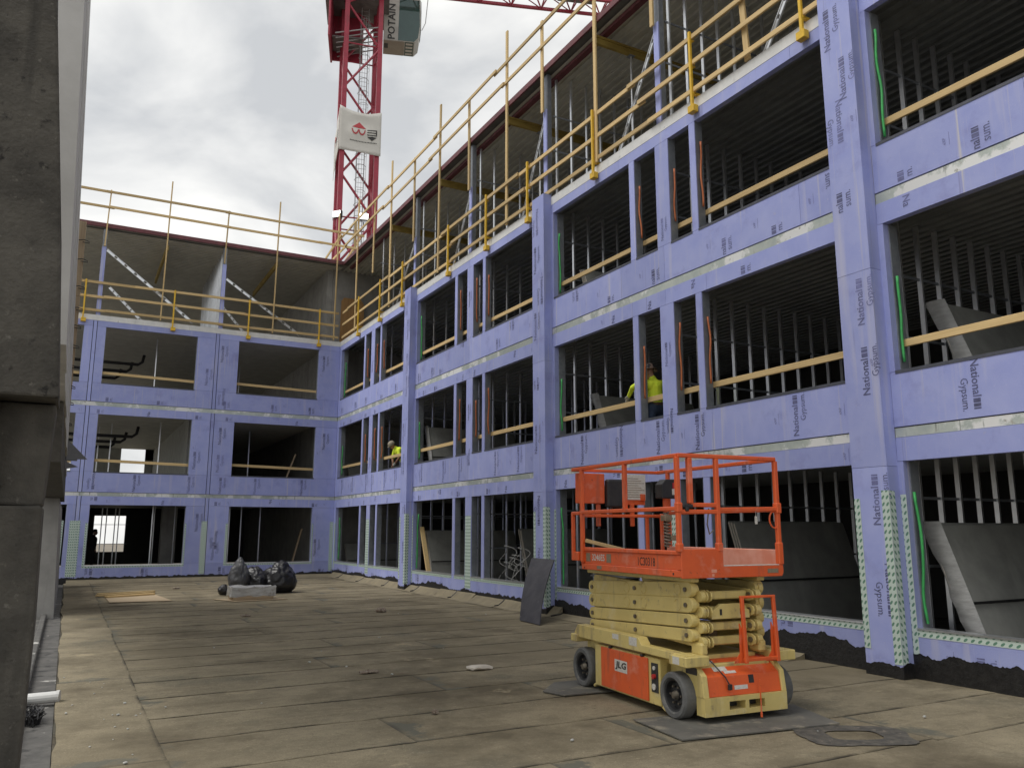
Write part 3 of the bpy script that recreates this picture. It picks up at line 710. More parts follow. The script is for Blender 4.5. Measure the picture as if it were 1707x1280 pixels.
# stud partitions between the rooms (C-studs)
def cstud(h):
    mb = MB(); f, wb, t = 0.036, 0.065, 0.004
    mb.box((-f/2, -wb/2, 0), (-f/2+t, wb/2, h)); mb.box((-f/2+t, -wb/2, 0), (f/2, -wb/2+t, h)); mb.box((-f/2+t, wb/2-t, 0), (f/2, wb/2, h))
    me = bpy.data.meshes.new('stud'); me.from_pydata(mb.v, [], mb.f); me.materials.append(M['galv']); return me
PART_Y = [6.62, 10.62, 14.62, 18.55, 22.62, 26.40]
stud_me = [cstud(SLAB[k+1]-0.165-SLAB[k]) for k in range(4)]
for k in range(4):
    for pi, py in enumerate(PART_Y):
        for i in range(12):
            o = bpy.data.objects.new('stud', stud_me[k]); COL.objects.link(o); o.parent = wingA
            o.location = V((XF+0.30+0.41*i+rnd.uniform(-0.01, 0.01), py, SLAB[k])) - wingA.location
        for zz_ in (1.25, 2.1):
            MB().bar((XF+0.2, py, SLAB[k]+zz_), (XF+5.0, py, SLAB[k]+zz_), 0.02, 0.035).build('bridging', 'galv_dull', wingA)
        MB().box((XF+0.18, py-0.047, SLAB[k]), (XF+5.1, py+0.047, SLAB[k]+0.03)).build('stud_track', 'galv_dull', wingA)
    # boarded face on some partitions
    for py in (26.40,) if k < 3 else ():
        pass
# top storey: boarded ends of the partitions and their braces
for py, zt in ((22.64, 10.75), (18.62, 10.85), (14.68, 11.2), (10.66, 11.0), (6.70, 11.0)):
    mb = MB(); FL.box(mb, py-0.07, py+0.07, 8.97, zt, -0.05, -0.02); mb.build('end_board', 'purple', wingA)
    mb = MB(); FL.box(mb, py-0.068, py+0.068, 8.97, 12.08, -0.16, -0.052); mb.build('end_stud', 'galv_dull', wingA)
def brace(wing, p, q):
    p, q = V(p), V(q); mb = MB()
    d = (q-p); n = 9; az = d.normalized(); side = V((0, 0, 1)).cross(az).cross(az).normalized()
    # flat channel with punched holes: two flanges and a ladder of webs
    nrm = az.cross(side)
    for sg in (-1, 1): mb.bar(p+side*0.04*sg, q+side*0.04*sg, 0.03, 0.012, up=side)
    for i in range(n):
        a = p + d*((i+0.05)/n); b = p + d*((i+0.80)/n); mb.bar(a, b, 0.006, 0.078, up=side)
    mb.build('diagonal_brace', 'galv', wing)
for (y0, z0, y1, z1) in ((10.70, 10.95, 12.05, 9.05), (14.75, 11.1, 16.0, 9.05), (18.7, 10.8, 20.0, 9.05), (22.75, 10.7, 21.4+3.2, 9.05), (6.8, 10.9, 8.2, 9.05)):
    brace(wingA, (XF+0.09, y0, z0), (XF+0.16, y1, z1))

# --- short wing
WB = [(-3.2, -0.08), (0.59, 3.57), (5.01, 8.0)]
JO = [(-4.2, 0.185), (0.20, 0.305), (0.32, 4.185), (4.20, 4.305), (4.32, XF-0.004)]
for fl in range(3):
    sill, head = Z_SILL[fl]-0.01, Z_HEAD[fl]
    zb0 = 0.12 if fl == 0 else BAND[fl-1][1]+0.012; zt1 = BAND[fl][0]
    for wi, (a, b) in enumerate(((JO[0], WB[0]), (JO[2], WB[1]), (JO[4], WB[2]))):
        panel(FB, wingB, a[0], a[1], zb0, sill, dens=1.3); panel(FB, wingB, a[0], a[1], head, zt1, dens=1.9)
        o = panel(FB, wingB, b[1], a[1], sill, head, prints=False)
        if a[1]-b[1] > 0.4:
            lettering(o, FB, b[1]+rnd.uniform(0.15, 0.45), sill+rnd.choice((0.2, 1.1)), 0.0025, 'full', True)
            lettering(o, FB, b[1]+0.12, sill+0.9, 0.0025, 'small')
        if b[0] > a[0]+0.05: 
            o = panel(FB, wingB, a[0], b[0], sill, head, prints=False)
            if b[0]-a[0] > 0.4:
                for zz_ in (sill+0.12, sill+1.1): lettering(o, FB, a[0]+rnd.uniform(0.15, 0.3), zz_, 0.0025, 'full', rnd.random() < 0.5)
        mb = MB(); FB.box(mb, b[0], b[1], sill-0.025, sill+0.012, -0.16, 0.006); mb.build('sill_track', 'sill' if fl else 'galv', wingB)
        for (p_, q) in ((b[0]-0.03, b[0]+0.01), (b[1]-0.01, b[1]+0.03)):
            mb = MB(); FB.box(mb, p_, q, sill, head, -0.2, -0.101); mb.build('jamb_stud', 'galv_dull', wingB)
    for (a, b) in (JO[1], JO[3]):
        panel(FB, wingB, a, b, zb0, zt1, d=-0.004, prints=False, name='joint_strip')
    mb = MB(); FB.box(mb, 0.15, 0.36, zb0, zt1, -0.14, -0.106); mb.build('joint_stud', 'black', wingB)
    mb = MB(); FB.box(mb, 4.15, 4.36, zb0, zt1, -0.14, -0.106); mb.build('joint_stud', 'black', wingB)
    z0, z1 = BAND[fl]; u = -4.2
    while u < XF-0.02:
        u2 = min(u+rnd.uniform(1.6, 3.4), XF-0.003)
        if XF-u2 < 0.6: u2 = XF-0.003
        mb = MB(); FB.box(mb, u+0.002, u2-0.002, z0, z1, -0.06, -0.008 if fl < 2 else 0.004); mb.build('slab_edge', 'band' if fl < 2 else 'bandtop', wingB); u = u2
for (a, b) in (WB[1], WB[2]):
    tape(FB, wingB, a-0.085, a-0.003, Z_SILL[0]-0.09, 1.92, 0.0035)
    tape(FB, wingB, b+0.003, b+0.05, Z_SILL[0]-0.09, 1.92, 0.0035)
    tape(FB, wingB, a, b, Z_SILL[0]-0.09, Z_SILL[0]-0.04, 0.0035, vertical=False)
for a, b in ((-0.25, -0.13), (0.05, 0.26), (0.262, 0.36), (4.12, 4.30), (8.68, XF-0.008)):
    tape(FB, wingB, a, b, 0.20, 2.0, 0.0035)
tar_band(FB, wingB, -4.2, XF-0.02, 0.175, 77.0, amp=0.02, fine=0.05)
for k in range(1, 5):
    zt = SLAB[k]
    MB().box((-4.3, YB+(0.062 if k < 4 else 0.03), zt-0.11), (XF+0.06 if k < 4 else XR, YR if k < 4 else 37.0, zt-0.001)).build('floor_slab' if k < 4 else 'roof_slab', 'concrete', wingB)
    ribs(-4.2, XF+0.05, YB+0.17, YR, zt-0.166, 'x').build('metal_deck', 'wingdeck', wingB)
    if k == 4: MB().box((-4.3, 37.0, zt-0.11), (XF+0.06, YR, zt-0.001)).build('roof_slab', 'concrete', wingB)
MB().box((-4.3, YB+0.12, -0.15), (XF+0.1, YR, -0.021)).build('floor_slab', 'concrete', wingB)
MB().cbox((-4.3, YB-0.02, 12.13), (XF+0.9, YB+0.028, 12.285), 0.01).build('roof_edge', 'redsteel', wingB)
# concrete core at the inner corner, in lifts with form joints
for k in range(4):
    for j in range(3):
        y0 = YB+0.75+4.9*j
        MB().cbox((8.42, y0+0.004, SLAB[k]+0.002), (8.62, y0+4.896, SLAB[k+1]-0.168), 0.004).build('core_wall', 'concrete', wingB)
for k in range(4):
    for j in range(3):
        MB().cbox((8.626+1.3*j, YB+0.70, SLAB[k]+0.002), (8.622+1.3*(j+1), YB+0.9, SLAB[k+1]-0.113), 0.004).build('core_wall', 'concrete', wingB)
# rear wall with its openings (light comes through them)
def rear(k, x0, x1, z0=None, z1=None, mat='gypsum'):
    z0 = SLAB[k] if z0 is None else z0; z1 = SLAB[k+1]-0.165 if z1 is None else z1
    MB().box((x0, YR-0.15, z0), (x1, YR, z1)).build('rear_wall', mat, wingB)
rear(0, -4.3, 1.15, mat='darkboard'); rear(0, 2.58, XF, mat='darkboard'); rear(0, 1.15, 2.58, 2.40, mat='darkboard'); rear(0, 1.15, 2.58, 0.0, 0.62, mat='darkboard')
rear(1, 0.55, 2.10); rear(1, 3.24, 4.70); rear(1, 4.95, XF); rear(1, 3.24, 4.95, SLAB[1]+2.3, SLAB[2]-0.17)
rear(2, 3.3, XF); rear(2, 0.6, 3.3, SLAB[2], SLAB[2]+0.5)
for k in (0, 1):    # cross partitions in the lower storeys
    if k == 0: MB().box((-4.45, YB+0.1, -0.1), (-4.3, YR, 2.78)).build('end_wall', 'darkboard', wingB)  # unseen wall, added to keep daylight out of the ground storey
    MB().box((3.62, YB+1.4, SLAB[k]), (3.72, YR-0.2, SLAB[k+1]-0.17)).build('partition', 'gypsum', wingB) if k == 1 else None
# window grid behind the ground-storey opening and odd studs
for xx in (1.45, 1.66, 2.05, 2.22):
    MB().box((xx, YR-0.3, 0.0), (xx+0.05, YR-0.25, 2.78)).build('stud', 'galv', wingB)
for zz_ in (1.0, 1.95): MB().box((1.1, YR-0.24, zz_), (2.7, YR-0.21, zz_+0.025)).build('bridging', 'galv_dull', wingB)
for k, xs in ((0, (2.6, 3.0, 3.3, 3.5, 5.3, 5.75, 6.2, 6.7)), (1, (0.3, 0.7, 1.1, 2.75, 5.2, 5.5, 6.35)), (2, (2.3, 6.0))):
    for i, xx in enumerate(xs):
        o = bpy.data.objects.new('stud', stud_me[k]); COL.objects.link(o); o.parent = wingB
        o.location = V((xx+0.1, YB+2.2+1.3*((i*7) % 4), SLAB[k])) - wingB.location
MB().cbox((3.2, YB+4.0, 0.0), (3.75, YB+4.5, 2.78), 0.02).build('concrete_column', 'concrete', wingB)
# black pipework hung under the upper decks
for (z, k) in ((5.25, 1), (8.1, 2)):
    for j in range(3):
        yy = YB+4.0+1.1*j; zz_ = z-0.12*j
        mb = MB(); mb.path([(-2.5, yy, zz_), (1.9-0.35*j, yy, zz_), (2.05-0.35*j, yy, zz_+0.12), (2.1-0.35*j, yy, zz_+0.4)], 0.06, 8); mb.tube((0.4, yy, zz_), (0.4, yy, zz_+0.3), 0.02)
        mb.build('hung_pipe', 'black', wingB, smooth=True)
# studs of the top storey partition and its boarded end
for i in range(14):
    o = bpy.data.objects.new('stud', stud_me[3]); COL.objects.link(o); o.parent = wingB; o.rotation_euler = (0, 0, R(90))
    o.location = V((4.32, YB+0.35+0.41*i, SLAB[3])) - wingB.location
for xx in (0.30, 4.32):
    mb = MB(); FB.box(mb, xx-0.07, xx+0.07, 8.97, 11.43, -0.05, -0.02); mb.build('end_board', 'purple', wingB)
    mb = MB(); FB.box(mb, xx-0.065, xx+0.065, 8.97, 12.08, -0.16, -0.052); mb.build('end_stud', 'galv_dull', wingB)
brace(wingB, (0.38, YB+0.1, 11.36), (3.39, YB+0.2, 9.1)); brace(wingB, (4.41, YB+0.1, 10.91), (7.25, YB+0.2, 9.1))
brace(wingB, (0.6, YB+1.5, 10.4), (2.0, YB+1.6, 9.05)); brace(wingB, (4.5, YB+1.4, 10.2), (5.6, YB+1.5, 9.05))

# ------------------------------------------------------------------ guardrails
def rail_line(parent, fac, u0, u1, z, d, ht=0.09, wd=0.038, seg=4.2, mat=None):
    u = u0; j = 0
    while u < u1-0.05:
        u2 = min(u+seg*rnd.uniform(0.85, 1.1), u1); e = 0.04*(j % 2)
        mb = MB(); mb.bar(fac.p(u-0.18 if j else u, z+rnd.uniform(-0.012, 0.012), d+e), fac.p(u2, z+rnd.uniform(-0.012, 0.012), d+e), wd, ht, c=0.005)
        mb.build('rail', ('woody' if fac.k == 'long' else 'woodx'), parent); u = u2; j += 1
def bracket(parent, fac, u, d=0.03):
    mb = MB()
    mb.bar(fac.p(u, 8.74, d+0.075), fac.p(u, 10.16, d+0.075), 0.05, 0.05, c=0.006, up=fac.p(1, 0, 0)-fac.p(0, 0, 0))
    fac.box(mb, u-0.055, u+0.10, 8.67, 8.80, d-0.01, d+0.10, 0.008)
    fac.box(mb, u-0.03, u+0.03, 8.99, 9.03, d-0.35, d+0.07, 0.004)
    for z in (9.06, 9.56, 10.05): fac.box(mb, u-0.03, u+0.03, z-0.055, z-0.045, d-0.01, d+0.05)
    for z in (9.10, 9.60, 10.10): fac.box(mb, u-0.012, u+0.012, z-0.05, z+0.045, d-0.012, d-0.006)
    mb.build('bracket', 'yellow', parent)
gA = tag(empty('guardrail', (XF, 14, 8.97)), 'timber guardrail on yellow clamp brackets along the top floor of the long wing', 'guardrail')
for u in (27.85, 25.5, 23.37, 19.8, 17.43, 15.29, 12.6, 9.62, 7.26, 4.6): bracket(gA, FL, u)
for z in (9.09, 9.58, 10.06): rail_line(gA, FL, 3.0, 30.05, z, 0.035)
gB = tag(empty('guardrail', (4, YB, 8.97)), 'timber guardrail on yellow clamp brackets along the top floor of the short wing', 'guardrail')
for u in (-0.15, 2.68, 5.28, 7.93): bracket(gB, FB, u)
for z in (9.12, 9.60, 10.10): rail_line(gB, FB, -3.0, 8.70, z, 0.035)
gC = tag(empty('roof_guardrail', (XF, 14, 12.25)), 'tall timber roof guardrail rising above the long wing', 'guardrail')
for u, z0, z1, thin in ((28.4, 9.0, 14.2, 0), (26.5, 10.7, 13.42, 1), (24.75, 9.0, 14.2, 0), (22.64, 10.6, 13.42, 1), (20.6, 9.0, 14.25, 0), (18.62, 10.74, 13.45, 1), (16.4, 9.0, 14.2, 0),
                        (14.68, 11.12, 13.45, 1), (12.53, 9.0, 14.2, 0), (10.67, 10.92, 13.45, 1), (6.7, 10.92, 13.45, 1)):
    mb = MB(); d = 0.045 if not thin else 0.04
    mb.bar(FL.p(u-0.08*(rnd.random()-0.5), z0, d), FL.p(u, z1, d), 0.042, 0.095, up=(0, 1, 0), c=0.005); mb.build('post', 'woodz', gC)
mb = MB(); mb.bar(FL.p(8.42, 8.99, 0.0), FL.p(8.60, 12.9, 0.05), 0.045, 0.11, up=(0, 1, 0), c=0.005); mb.build('post', 'woodz', gC)
for z in (12.74, 13.30): rail_line(gC, FL, 3.0, 31.6, z, 0.088, seg=4.6)
gD = tag(empty('roof_guardrail', (4, YB, 12.25)), 'tall timber roof guardrail rising above the short wing', 'guardrail')
for u, z0, z1 in ((0.34, 11.43, 13.51), (2.30, 9.0, 14.25), (4.33, 11.44, 13.51), (6.20, 9.0, 14.25), (8.55, 9.0, 14.25)):
    mb = MB(); mb.bar(FB.p(u-0.03, z0, 0.045), FB.p(u+0.02, z1, 0.045), 0.042, 0.09, up=(0, 1, 0), c=0.005); mb.build('post', 'woodz', gD)
for z in (12.86, 13.42): rail_line(gD, FB, -3.0, 9.6, z, 0.088, seg=3.9)
for u in (8.2, 9.0):
    mb = MB(); mb.bar((u, YB+1.2, 12.3), (u+0.5, YB+0.05, 13.4), 0.04, 0.09, c=0.004); mb.build('kicker', 'woodx', gD)
MB().bar((9.25, YB-0.05, 12.2), (9.25, YB-0.05, 14.0), 0.09, 0.05, up=(0, 1, 0), c=0.005).build('post', 'woodz', gD)

# boards nailed across the openings
bay_words = ['bay beside the inner corner', 'middle bay of the long wing', 'bay behind the scissor lift', 'bay beyond the taped column beside the lift']
for bi in range(4):
    for fl, zc_, st in ((1, 4.02, 'second-storey'), (2, 6.96, 'third-storey')):
        a, b = COLS[bi+1]+0.52, (COLS[bi]-0.1 if bi else 30.08)
        x = XF+0.035
        t = MB(); t.bar((XF+0.195, a, zc_+rnd.uniform(-0.03, 0.03)), (XF+0.195, b, zc_+rnd.uniform(-0.03, 0.03)), 0.038, 0.095, c=0.005)
        o = t.build('guard_board', 'woody')
        tag(o, '%s timber guard board, %s' % (st, bay_words[bi]), 'guard board', 'guard boards across the openings')
for wi, (a, b) in enumerate(WB):
    for fl, zc_, st in ((1, 3.98, 'second-storey'), (2, 6.97, 'third-storey')):
        t = MB(); t.bar((a-0.05, YB+0.19, zc_+0.03), (b+0.05, YB+0.19, zc_-0.03), 0.038, 0.095, c=0.005)
        o = t.build('guard_board', 'woodx')
        tag(o, '%s timber guard board, short wing opening %s' % (st, ('by the concrete wall', 'with black pipes inside', 'nearest its inner corner'.replace('nearest', 'next to'))[wi]), 'guard board', 'guard boards across the openings')

# shoring on the top floor
for i, (yy, wd_) in enumerate(((24.75, 'first'), (20.6, 'x'), (16.4, 'x'), (12.53, 'x'))):
    b = MB(); b.bar((XF+0.05, yy+0.16, 11.78), (XF+5.0, yy+0.16, 11.78), 0.08, 0.05, c=0.004)
    b.bar((XF+0.05, yy+0.16, 11.93), (XF+5.0, yy+0.16, 11.93), 0.08, 0.05, c=0.004); b.bar((XF+0.06, yy+0.16, 11.855), (XF+4.98, yy+0.16, 11.855), 0.03, 0.11)
    tag(b.build('shoring_beam', 'shore'), 'yellow timber I-beam under the long roof, %s' % ('beside the inner corner', 'second from the inner corner', 'third from the inner corner', 'above the scissor lift')[i], 'beam', 'shoring beams under the roof')
    for j, xx in enumerate((XF+1.0, XF+3.4)):
        r = empty('shoring_post', (xx, yy+0.16, 8.97))
        mb = MB(); mb.tube((0, 0, 0.01), (0, 0, 1.55), 0.03, 10); mb.build('outer_tube', 'galv', r, local=True, smooth=False)
        mb = MB(); mb.tube((0, 0, 1.5), (0, 0, 2.765), 0.022, 10); mb.build('inner_tube', 'galv', r, local=True)
        mb = MB(); mb.tube((-0.14, 0, 1.56), (0.14, 0, 1.54), 0.012, 6); mb.tube((0, 0, 1.49), (0, 0, 1.6), 0.045, 10); mb.build('collar', 'galv_dull', r, local=True)
        for zz_ in (0.0, 2.765): MB().box((-0.07, -0.07, zz_), (0.07, 0.07, zz_+0.01)).build('end_plate', 'galv_dull', r, local=True)
        tag(r, 'galvanised prop, %s, under the yellow roof beam %s' % (('outer', 'inner')[j], ('beside the inner corner', 'second from the inner corner', 'third from the inner corner', 'above the scissor lift')[i]), 'prop', 'props on the top floor')
for i, (xx, yy) in enumerate(((2.35, YB+1.4), (6.3, YB+2.2))):
    b = MB(); b.bar((xx, YB+0.4, 11.86), (xx, YB+5.0, 11.86), 0.08, 0.2, c=0.004)
    tag(b.build('shoring_beam', 'shore'), 'yellow timber beam under the short roof, %s' % ('by the pale concrete wall', 'by the concrete core')[i], 'beam', 'shoring beams under the short roof')
# plywood sheet by the core
mb = MB(); mb.prism([(0, 0), (0.95, 0), (0.95, 1.75), (0.8, 1.95), (0.1, 1.95), (0, 1.8)], lambda a, b, d: (8.95+a, YB+0.60-0.06*b/2+d, 8.99+b), -0.02, 0.02)
tag(mb.build('plywood_sheet', 'plyorange'), 'orange plywood sheet leaning on the concrete core, top floor', 'plywood')

# ------------------------------------------------------------------ things stored inside
def stack(x0, x1, y_top, zf, h, label, n=4, cover=False, lean=0.62):
    """boards leaning on the stud partition behind them; their ends face the opening"""
    r = empty('board_stack', (x0, y_top-lean, zf))
    for i in range(n):
        off = -0.042*i; e = 0.02*((i*7) % 3)
        p0 = V(((x0+x1)/2+e, y_top-lean+off, zf+0.004)); p1 = V(((x0+x1)/2+e, y_top+off, zf+h-0.01*i))
        d = p1-p0; nrm = d.cross(V((1, 0, 0))).normalized()
        mb = MB(); mb.ocbox((p0+p1)/2, V(((x1-x0)/2, 0, 0)), d/2, nrm*0.017, 0.003); bd = mb.build('board', 'gypsum', r)
        q0, q1 = p0-V(((x1-x0)/2+0.003, 0, 0)), p1-V(((x1-x0)/2+0.003, 0, 0))
        mb = MB(); mb.bar(q0+d*0.01, q1-d*0.01, 0.032, 0.005, up=(1, 0, 0)); mb.build('board_edge', 'gypedge', bd)
    mb = MB(); zc = zf+h*0.48; yc = y_top-lean*0.52-0.042*n
    mb.bar((x0+0.03, yc+0.004, zc), (x1-0.03, yc+0.004, zc), 0.02, 0.03); mb.build('strap', 'black', r)
    if cover:
        mb = MB(); m_ = 14; vs = []
        for i in range(m_+1):
            t = i/m_; base = V((x0-0.012, y_top-lean-0.042*n, zf)).lerp(V((x0-0.012, y_top-0.042*n, zf+h+0.02)), t)
            wv = 0.06*mnoise.noise(V((t*5, y_top, 0))); wv2 = 0.05*mnoise.noise(V((t*9, y_top, 7)))
            vs += [base+V((0.02, -0.02, 0)), base+V((-0.015+wv2*0.4, 0.05, 0)), base+V((-0.02, 0.16+wv, 0)), base+V((0.03+wv2, 0.26+wv*1.6, 0))]
        mb.add(vs, [(4*i+k, 4*i+4+k, 4*i+5+k, 4*i+1+k) for i in range(m_) for k in range(3)]); mb.build('plastic_cover', 'poly', r, smooth=True)
    tag(r, label, 'board stack', 'board stacks inside the wing')
stack(9.42, 12.1, 6.50, -0.015, 1.80, 'grey boards in torn plastic leaning inside the ground storey beyond the taped column', cover=True)
stack(9.92, 12.6, 10.50, -0.015, 1.86, 'wide grey boards leaning inside the ground storey behind the scissor lift')
stack(9.30, 12.2, 22.48, -0.015, 1.70, 'grey boards leaning inside the ground storey behind a slanted plank')
stack(10.2, 12.9, 18.42, -0.015, 1.74, 'grey boards leaning inside the ground storey beside the coiled cable')
stack(9.90, 12.6, 14.48, 2.955, 1.66, 'pale-edged boards leaning beside the hard-hat worker on the second storey', cover=True)
stack(9.95, 12.6, 6.50, 2.955, 1.74, 'pale-edged boards leaning on the second storey beyond the taped column', cover=True)
stack(9.25, 12.2, 22.48, 2.955, 1.80, 'boards in dusty plastic leaning on the second storey of the middle bay', cover=True)
stack(9.60, 12.0, 14.48, 5.985, 1.45, 'boards leaning on the third storey above the hard-hat worker')
stack(9.40, 11.8, 30.75, 2.955, 1.30, 'boards leaning on the concrete core, second storey', lean=0.5)
stack(9.40, 11.8, 30.75, -0.015, 1.20, 'boards leaning on the concrete core, ground storey', lean=0.5)
mb = MB(); mb.bar((XF+0.28, 22.26, 1.78), (XF+0.28, 21.45, 0.0), 0.13, 0.045, up=(0, 1, 0.2), c=0.005)
tag(mb.build('timber_plank', 'woodz'), 'pale timber plank leaning in the ground-storey opening of the middle bay', 'plank')
mb = MB(); mb.bar((7.5, YB+1.2, 0.0), (7.95, YB+1.3, 1.75), 0.05, 0.14, up=(0, 1, 0), c=0.005)
tag(mb.build('timber_plank', 'oldwoodz'), 'brown plank leaning inside the short wing, ground storey', 'plank')
mb = MB(); mb.bar((7.0, YB+1.2, 2.96), (7.6, YB+1.4, 4.6), 0.05, 0.14, up=(0, 1, 0), c=0.005)
tag(mb.build('timber_plank', 'oldwoodz'), 'brown plank leaning inside the short wing, second storey', 'plank')
mb = MB()
for k in range(5):
    cx, cy_, cz, rr = 9.3, 17.0+rnd.uniform(-0.4, 0.4), 0.75+rnd.uniform(-0.3, 0.35), rnd.uniform(0.2, 0.38)
    mb.path([(cx+0.1*math.sin(3*t), cy_+rr*math.cos(t), cz+rr*math.sin(t)*0.9) for t in np.linspace(0, 6.2, 26)], 0.008, 5)
mb.path([(9.3, 17.0, 0.0), (9.28, 17.1, 0.5), (9.3, 16.9, 0.9)], 0.008, 5)
tag(mb.build('cable_coil', 'cable', smooth=True), 'tangled pale cable loops inside the ground-storey opening of the middle bay', 'cable')
# small timber bench inside, seen past the green conduit
r = empty('trestle', (9.7, 13.4, -0.02))
for (a, b) in ((-0.5, -0.2), (0.5, -0.2), (-0.5, 0.2), (0.5, 0.2)): MB().box((b-0.03, a-0.03, 0), (b+0.03, a+0.03, 0.8)).build('leg', 'galv_dull', r, local=True)
for z in (0.45, 0.8): MB().box((-0.28, -0.6, z), (0.28, 0.6, z+0.03)).build('shelf', 'sheetgrey' if z > 0.5 else 'brick', r, local=True)
tag(r, 'low metal shelf trestle inside the ground storey next to the leaning black sheet', 'trestle')

# ------------------------------------------------------------------ scissor lift
lift = tag(empty('scissor_lift', (4.95, 5.91, 0.0), R(-4.5)), 'orange and cream scissor lift parked on grey mats', 'scissor lift')
def LB(name, mat, parts, bevel=0.0, parent=None, smooth=False):
    if name in ('box_stub', 'step', 'base_lug', 'rail_socket', 'arm_tie', 'cord_plug', 'top_slide', 'latch', 'knuckle_pin', 'badge', 'rail_decal', 'deck_extension', 'bolt', 'dial', 'bracket_slot') and len(parts) > 1:
        return [LB(name, mat, [p], bevel, parent, smooth) for p in parts][0]
    mb = MB()
    for p in parts:
        k = p[0]
        if k == 'b': mb.box(p[1], p[2])
        elif k == 'c': mb.cbox(p[1], p[2], p[3] if len(p) > 3 else 0.008)
        elif k == 't': mb.tube(p[1], p[2], p[3], p[4] if len(p) > 4 else 12)
        elif k == 'r': mb.bar(p[1], p[2], p[3], p[4], c=0.006)
    return mb.build(name, mat, parent or lift, local=True, bevel=bevel, smooth=smooth)
ZM = 0.018
def wheel(xo, yc, sgn):
    wz = ZM+0.203
    mb = MB(); ax = (sgn, 0, 0)      # axis pointing to the outside
    o = (xo-sgn*0.14, yc, wz)
    mb.lathe([(0.13, 0.0), (0.19, 0.0), (0.203, 0.016), (0.203, 0.122), (0.19, 0.14), (0.155, 0.14), (0.145, 0.125)], o, ax, 40)
    wh = mb.build('wheel', 'tyre', lift, local=True, smooth=False)
    mb = MB(); mb.lathe([(0.0, 0.095), (0.045, 0.095), (0.05, 0.075), (0.12, 0.07), (0.128, 0.118), (0.147, 0.126)], o, ax, 32); mb.build('rim', 'black', wh, local=True)
    mb = MB(); mb.lathe([(0.0, 0.13), (0.03, 0.128), (0.045, 0.09)], o, ax, 16)
    for i in range(6):
        t = 2*math.pi*i/6; c_ = V((xo-sgn*0.06, yc+0.08*math.cos(t), wz+0.08*math.sin(t))); mb.tube(c_, c_+V((sgn*0.025, 0, 0)), 0.011, 6)
    mb.build('hub', 'steel', wh, local=True)
for yc in (0.17, 1.87):
    wheel(0.0, yc, -1); wheel(1.245, yc, 1)
# chassis
LB('chassis', 'cream', [('c', (0.16, -0.02, 0.12), (0.98, 2.02, 0.50)), ('c', (0.03, 0.40, 0.075), (0.159, 1.62, 0.50)), ('c', (0.981, 0.40, 0.075), (1.10, 1.62, 0.50)),
                        ('c', (0.10, 0.40, 0.09), (0.158, 0.47, 0.47)), ('r', (0.10, 1.60, 0.10), (0.10, 1.70, 0.05), 0.1, 0.03), ('r', (0.10, 0.46, 0.10), (0.10, 0.36, 0.05), 0.1, 0.03)])
LB('access_panel', 'orange', [('c', (0.012, 0.585, 0.095), (0.0295, 1.465, 0.487), 0.006)])
LB('latch', 'black', [('c', (0.005, 1.26, 0.49), (0.05, 1.30, 0.51)), ('c', (0.005, 0.66, 0.49), (0.05, 0.70, 0.51))])
mb = MB(); fnL = lambda d: (lambda x, y_: (d, 1.17-x-0.12*y_*0, 0.30+y_))
mb.add([(0.0105, 1.185, 0.285), (0.0105, 0.945, 0.285), (0.0105, 0.945, 0.40), (0.0105, 1.185, 0.40)], [(0,1,2,3)]); lg = mb.build('badge', 'decal', lift, local=True)
mb = MB(); vs_, fs_ = text_mesh('JLG', 0.20, 0.085, 0.035); mb.add([(0.0085, 1.165-x-0.18*(y_-0.04), 0.30+y_) for x, y_ in vs_], fs_); mb.build('lettering', 'darkprint', lg, local=True)
cp = LB('control_panel', 'black', [('c', (0.022, 0.425, 0.19), (0.0295, 0.535, 0.455), 0.004)])
LB('emergency_knob', 'redplastic', [('t', (0.022, 0.475, 0.335), (-0.005, 0.475, 0.335), 0.022, 12)], parent=cp)
LB('dial', 'decal', [('t', (0.022, 0.49, 0.24), (0.015, 0.49, 0.24), 0.03, 14), ('t', (0.022, 0.48, 0.41), (0.012, 0.48, 0.41), 0.018, 12)], parent=cp)
# bumper with two slots
mb = MB()
mb.box((0.12, -0.155, 0.195), (1.045, -0.03, 0.236)); mb.box((0.12, -0.155, 0.08), (1.045, -0.03, 0.125))
for (a, b) in ((0.12, 0.385), (0.565, 0.605), (0.785, 1.045)): mb.box((a, -0.155, 0.125), (b, -0.03, 0.195))
mb.build('bumper', 'cream', lift, local=True)
LB('bumper_recess', 'black', [('b', (0.13, -0.029, 0.09), (1.035, -0.022, 0.23))])
# hood
mb = MB(); hp = [(-0.135, 0.238), (-0.11, 0.405), (0.06, 0.525), (0.30, 0.53), (0.30, 0.238)]
mb.prism(hp, lambda a, b, d: (d, a, b), 0.175, 1.0); hd = mb.build('hood', 'orange', lift, local=True, bevel=0.006)
for x0, x1 in ((0.115, 0.174), (1.001, 1.05)):
    mb = MB(); mb.prism([(-0.15, 0.236), (-0.125, 0.42), (0.02, 0.53), (0.25, 0.53), (0.25, 0.236)], lambda a, b, d: (d, a, b), x0, x1)
    mb.build('hood_cheek', 'cream', lift, local=True, bevel=0.005)
def hoodpt(x, t): a, b = V((0, -0.11, 0.405)), V((0, 0.06, 0.525)); p = a.lerp(b, t); return (x, p.y-0.0012, p.z+0.0025)
mb = MB()
for (x0, x1, t0, t1) in ((0.30, 0.45, 0.28, 0.62), (0.40, 0.53, 0.12, 0.27), (0.26, 0.36, 0.68, 0.92)):
    mb.add([hoodpt(x0, t0), hoodpt(x1, t0), hoodpt(x1, t1), hoodpt(x0, t1)], [(0,1,2,3)])
def frontpt(x, z): t = (z-0.238)/(0.405-0.238); return (x, -0.1365+0.025*t, z)
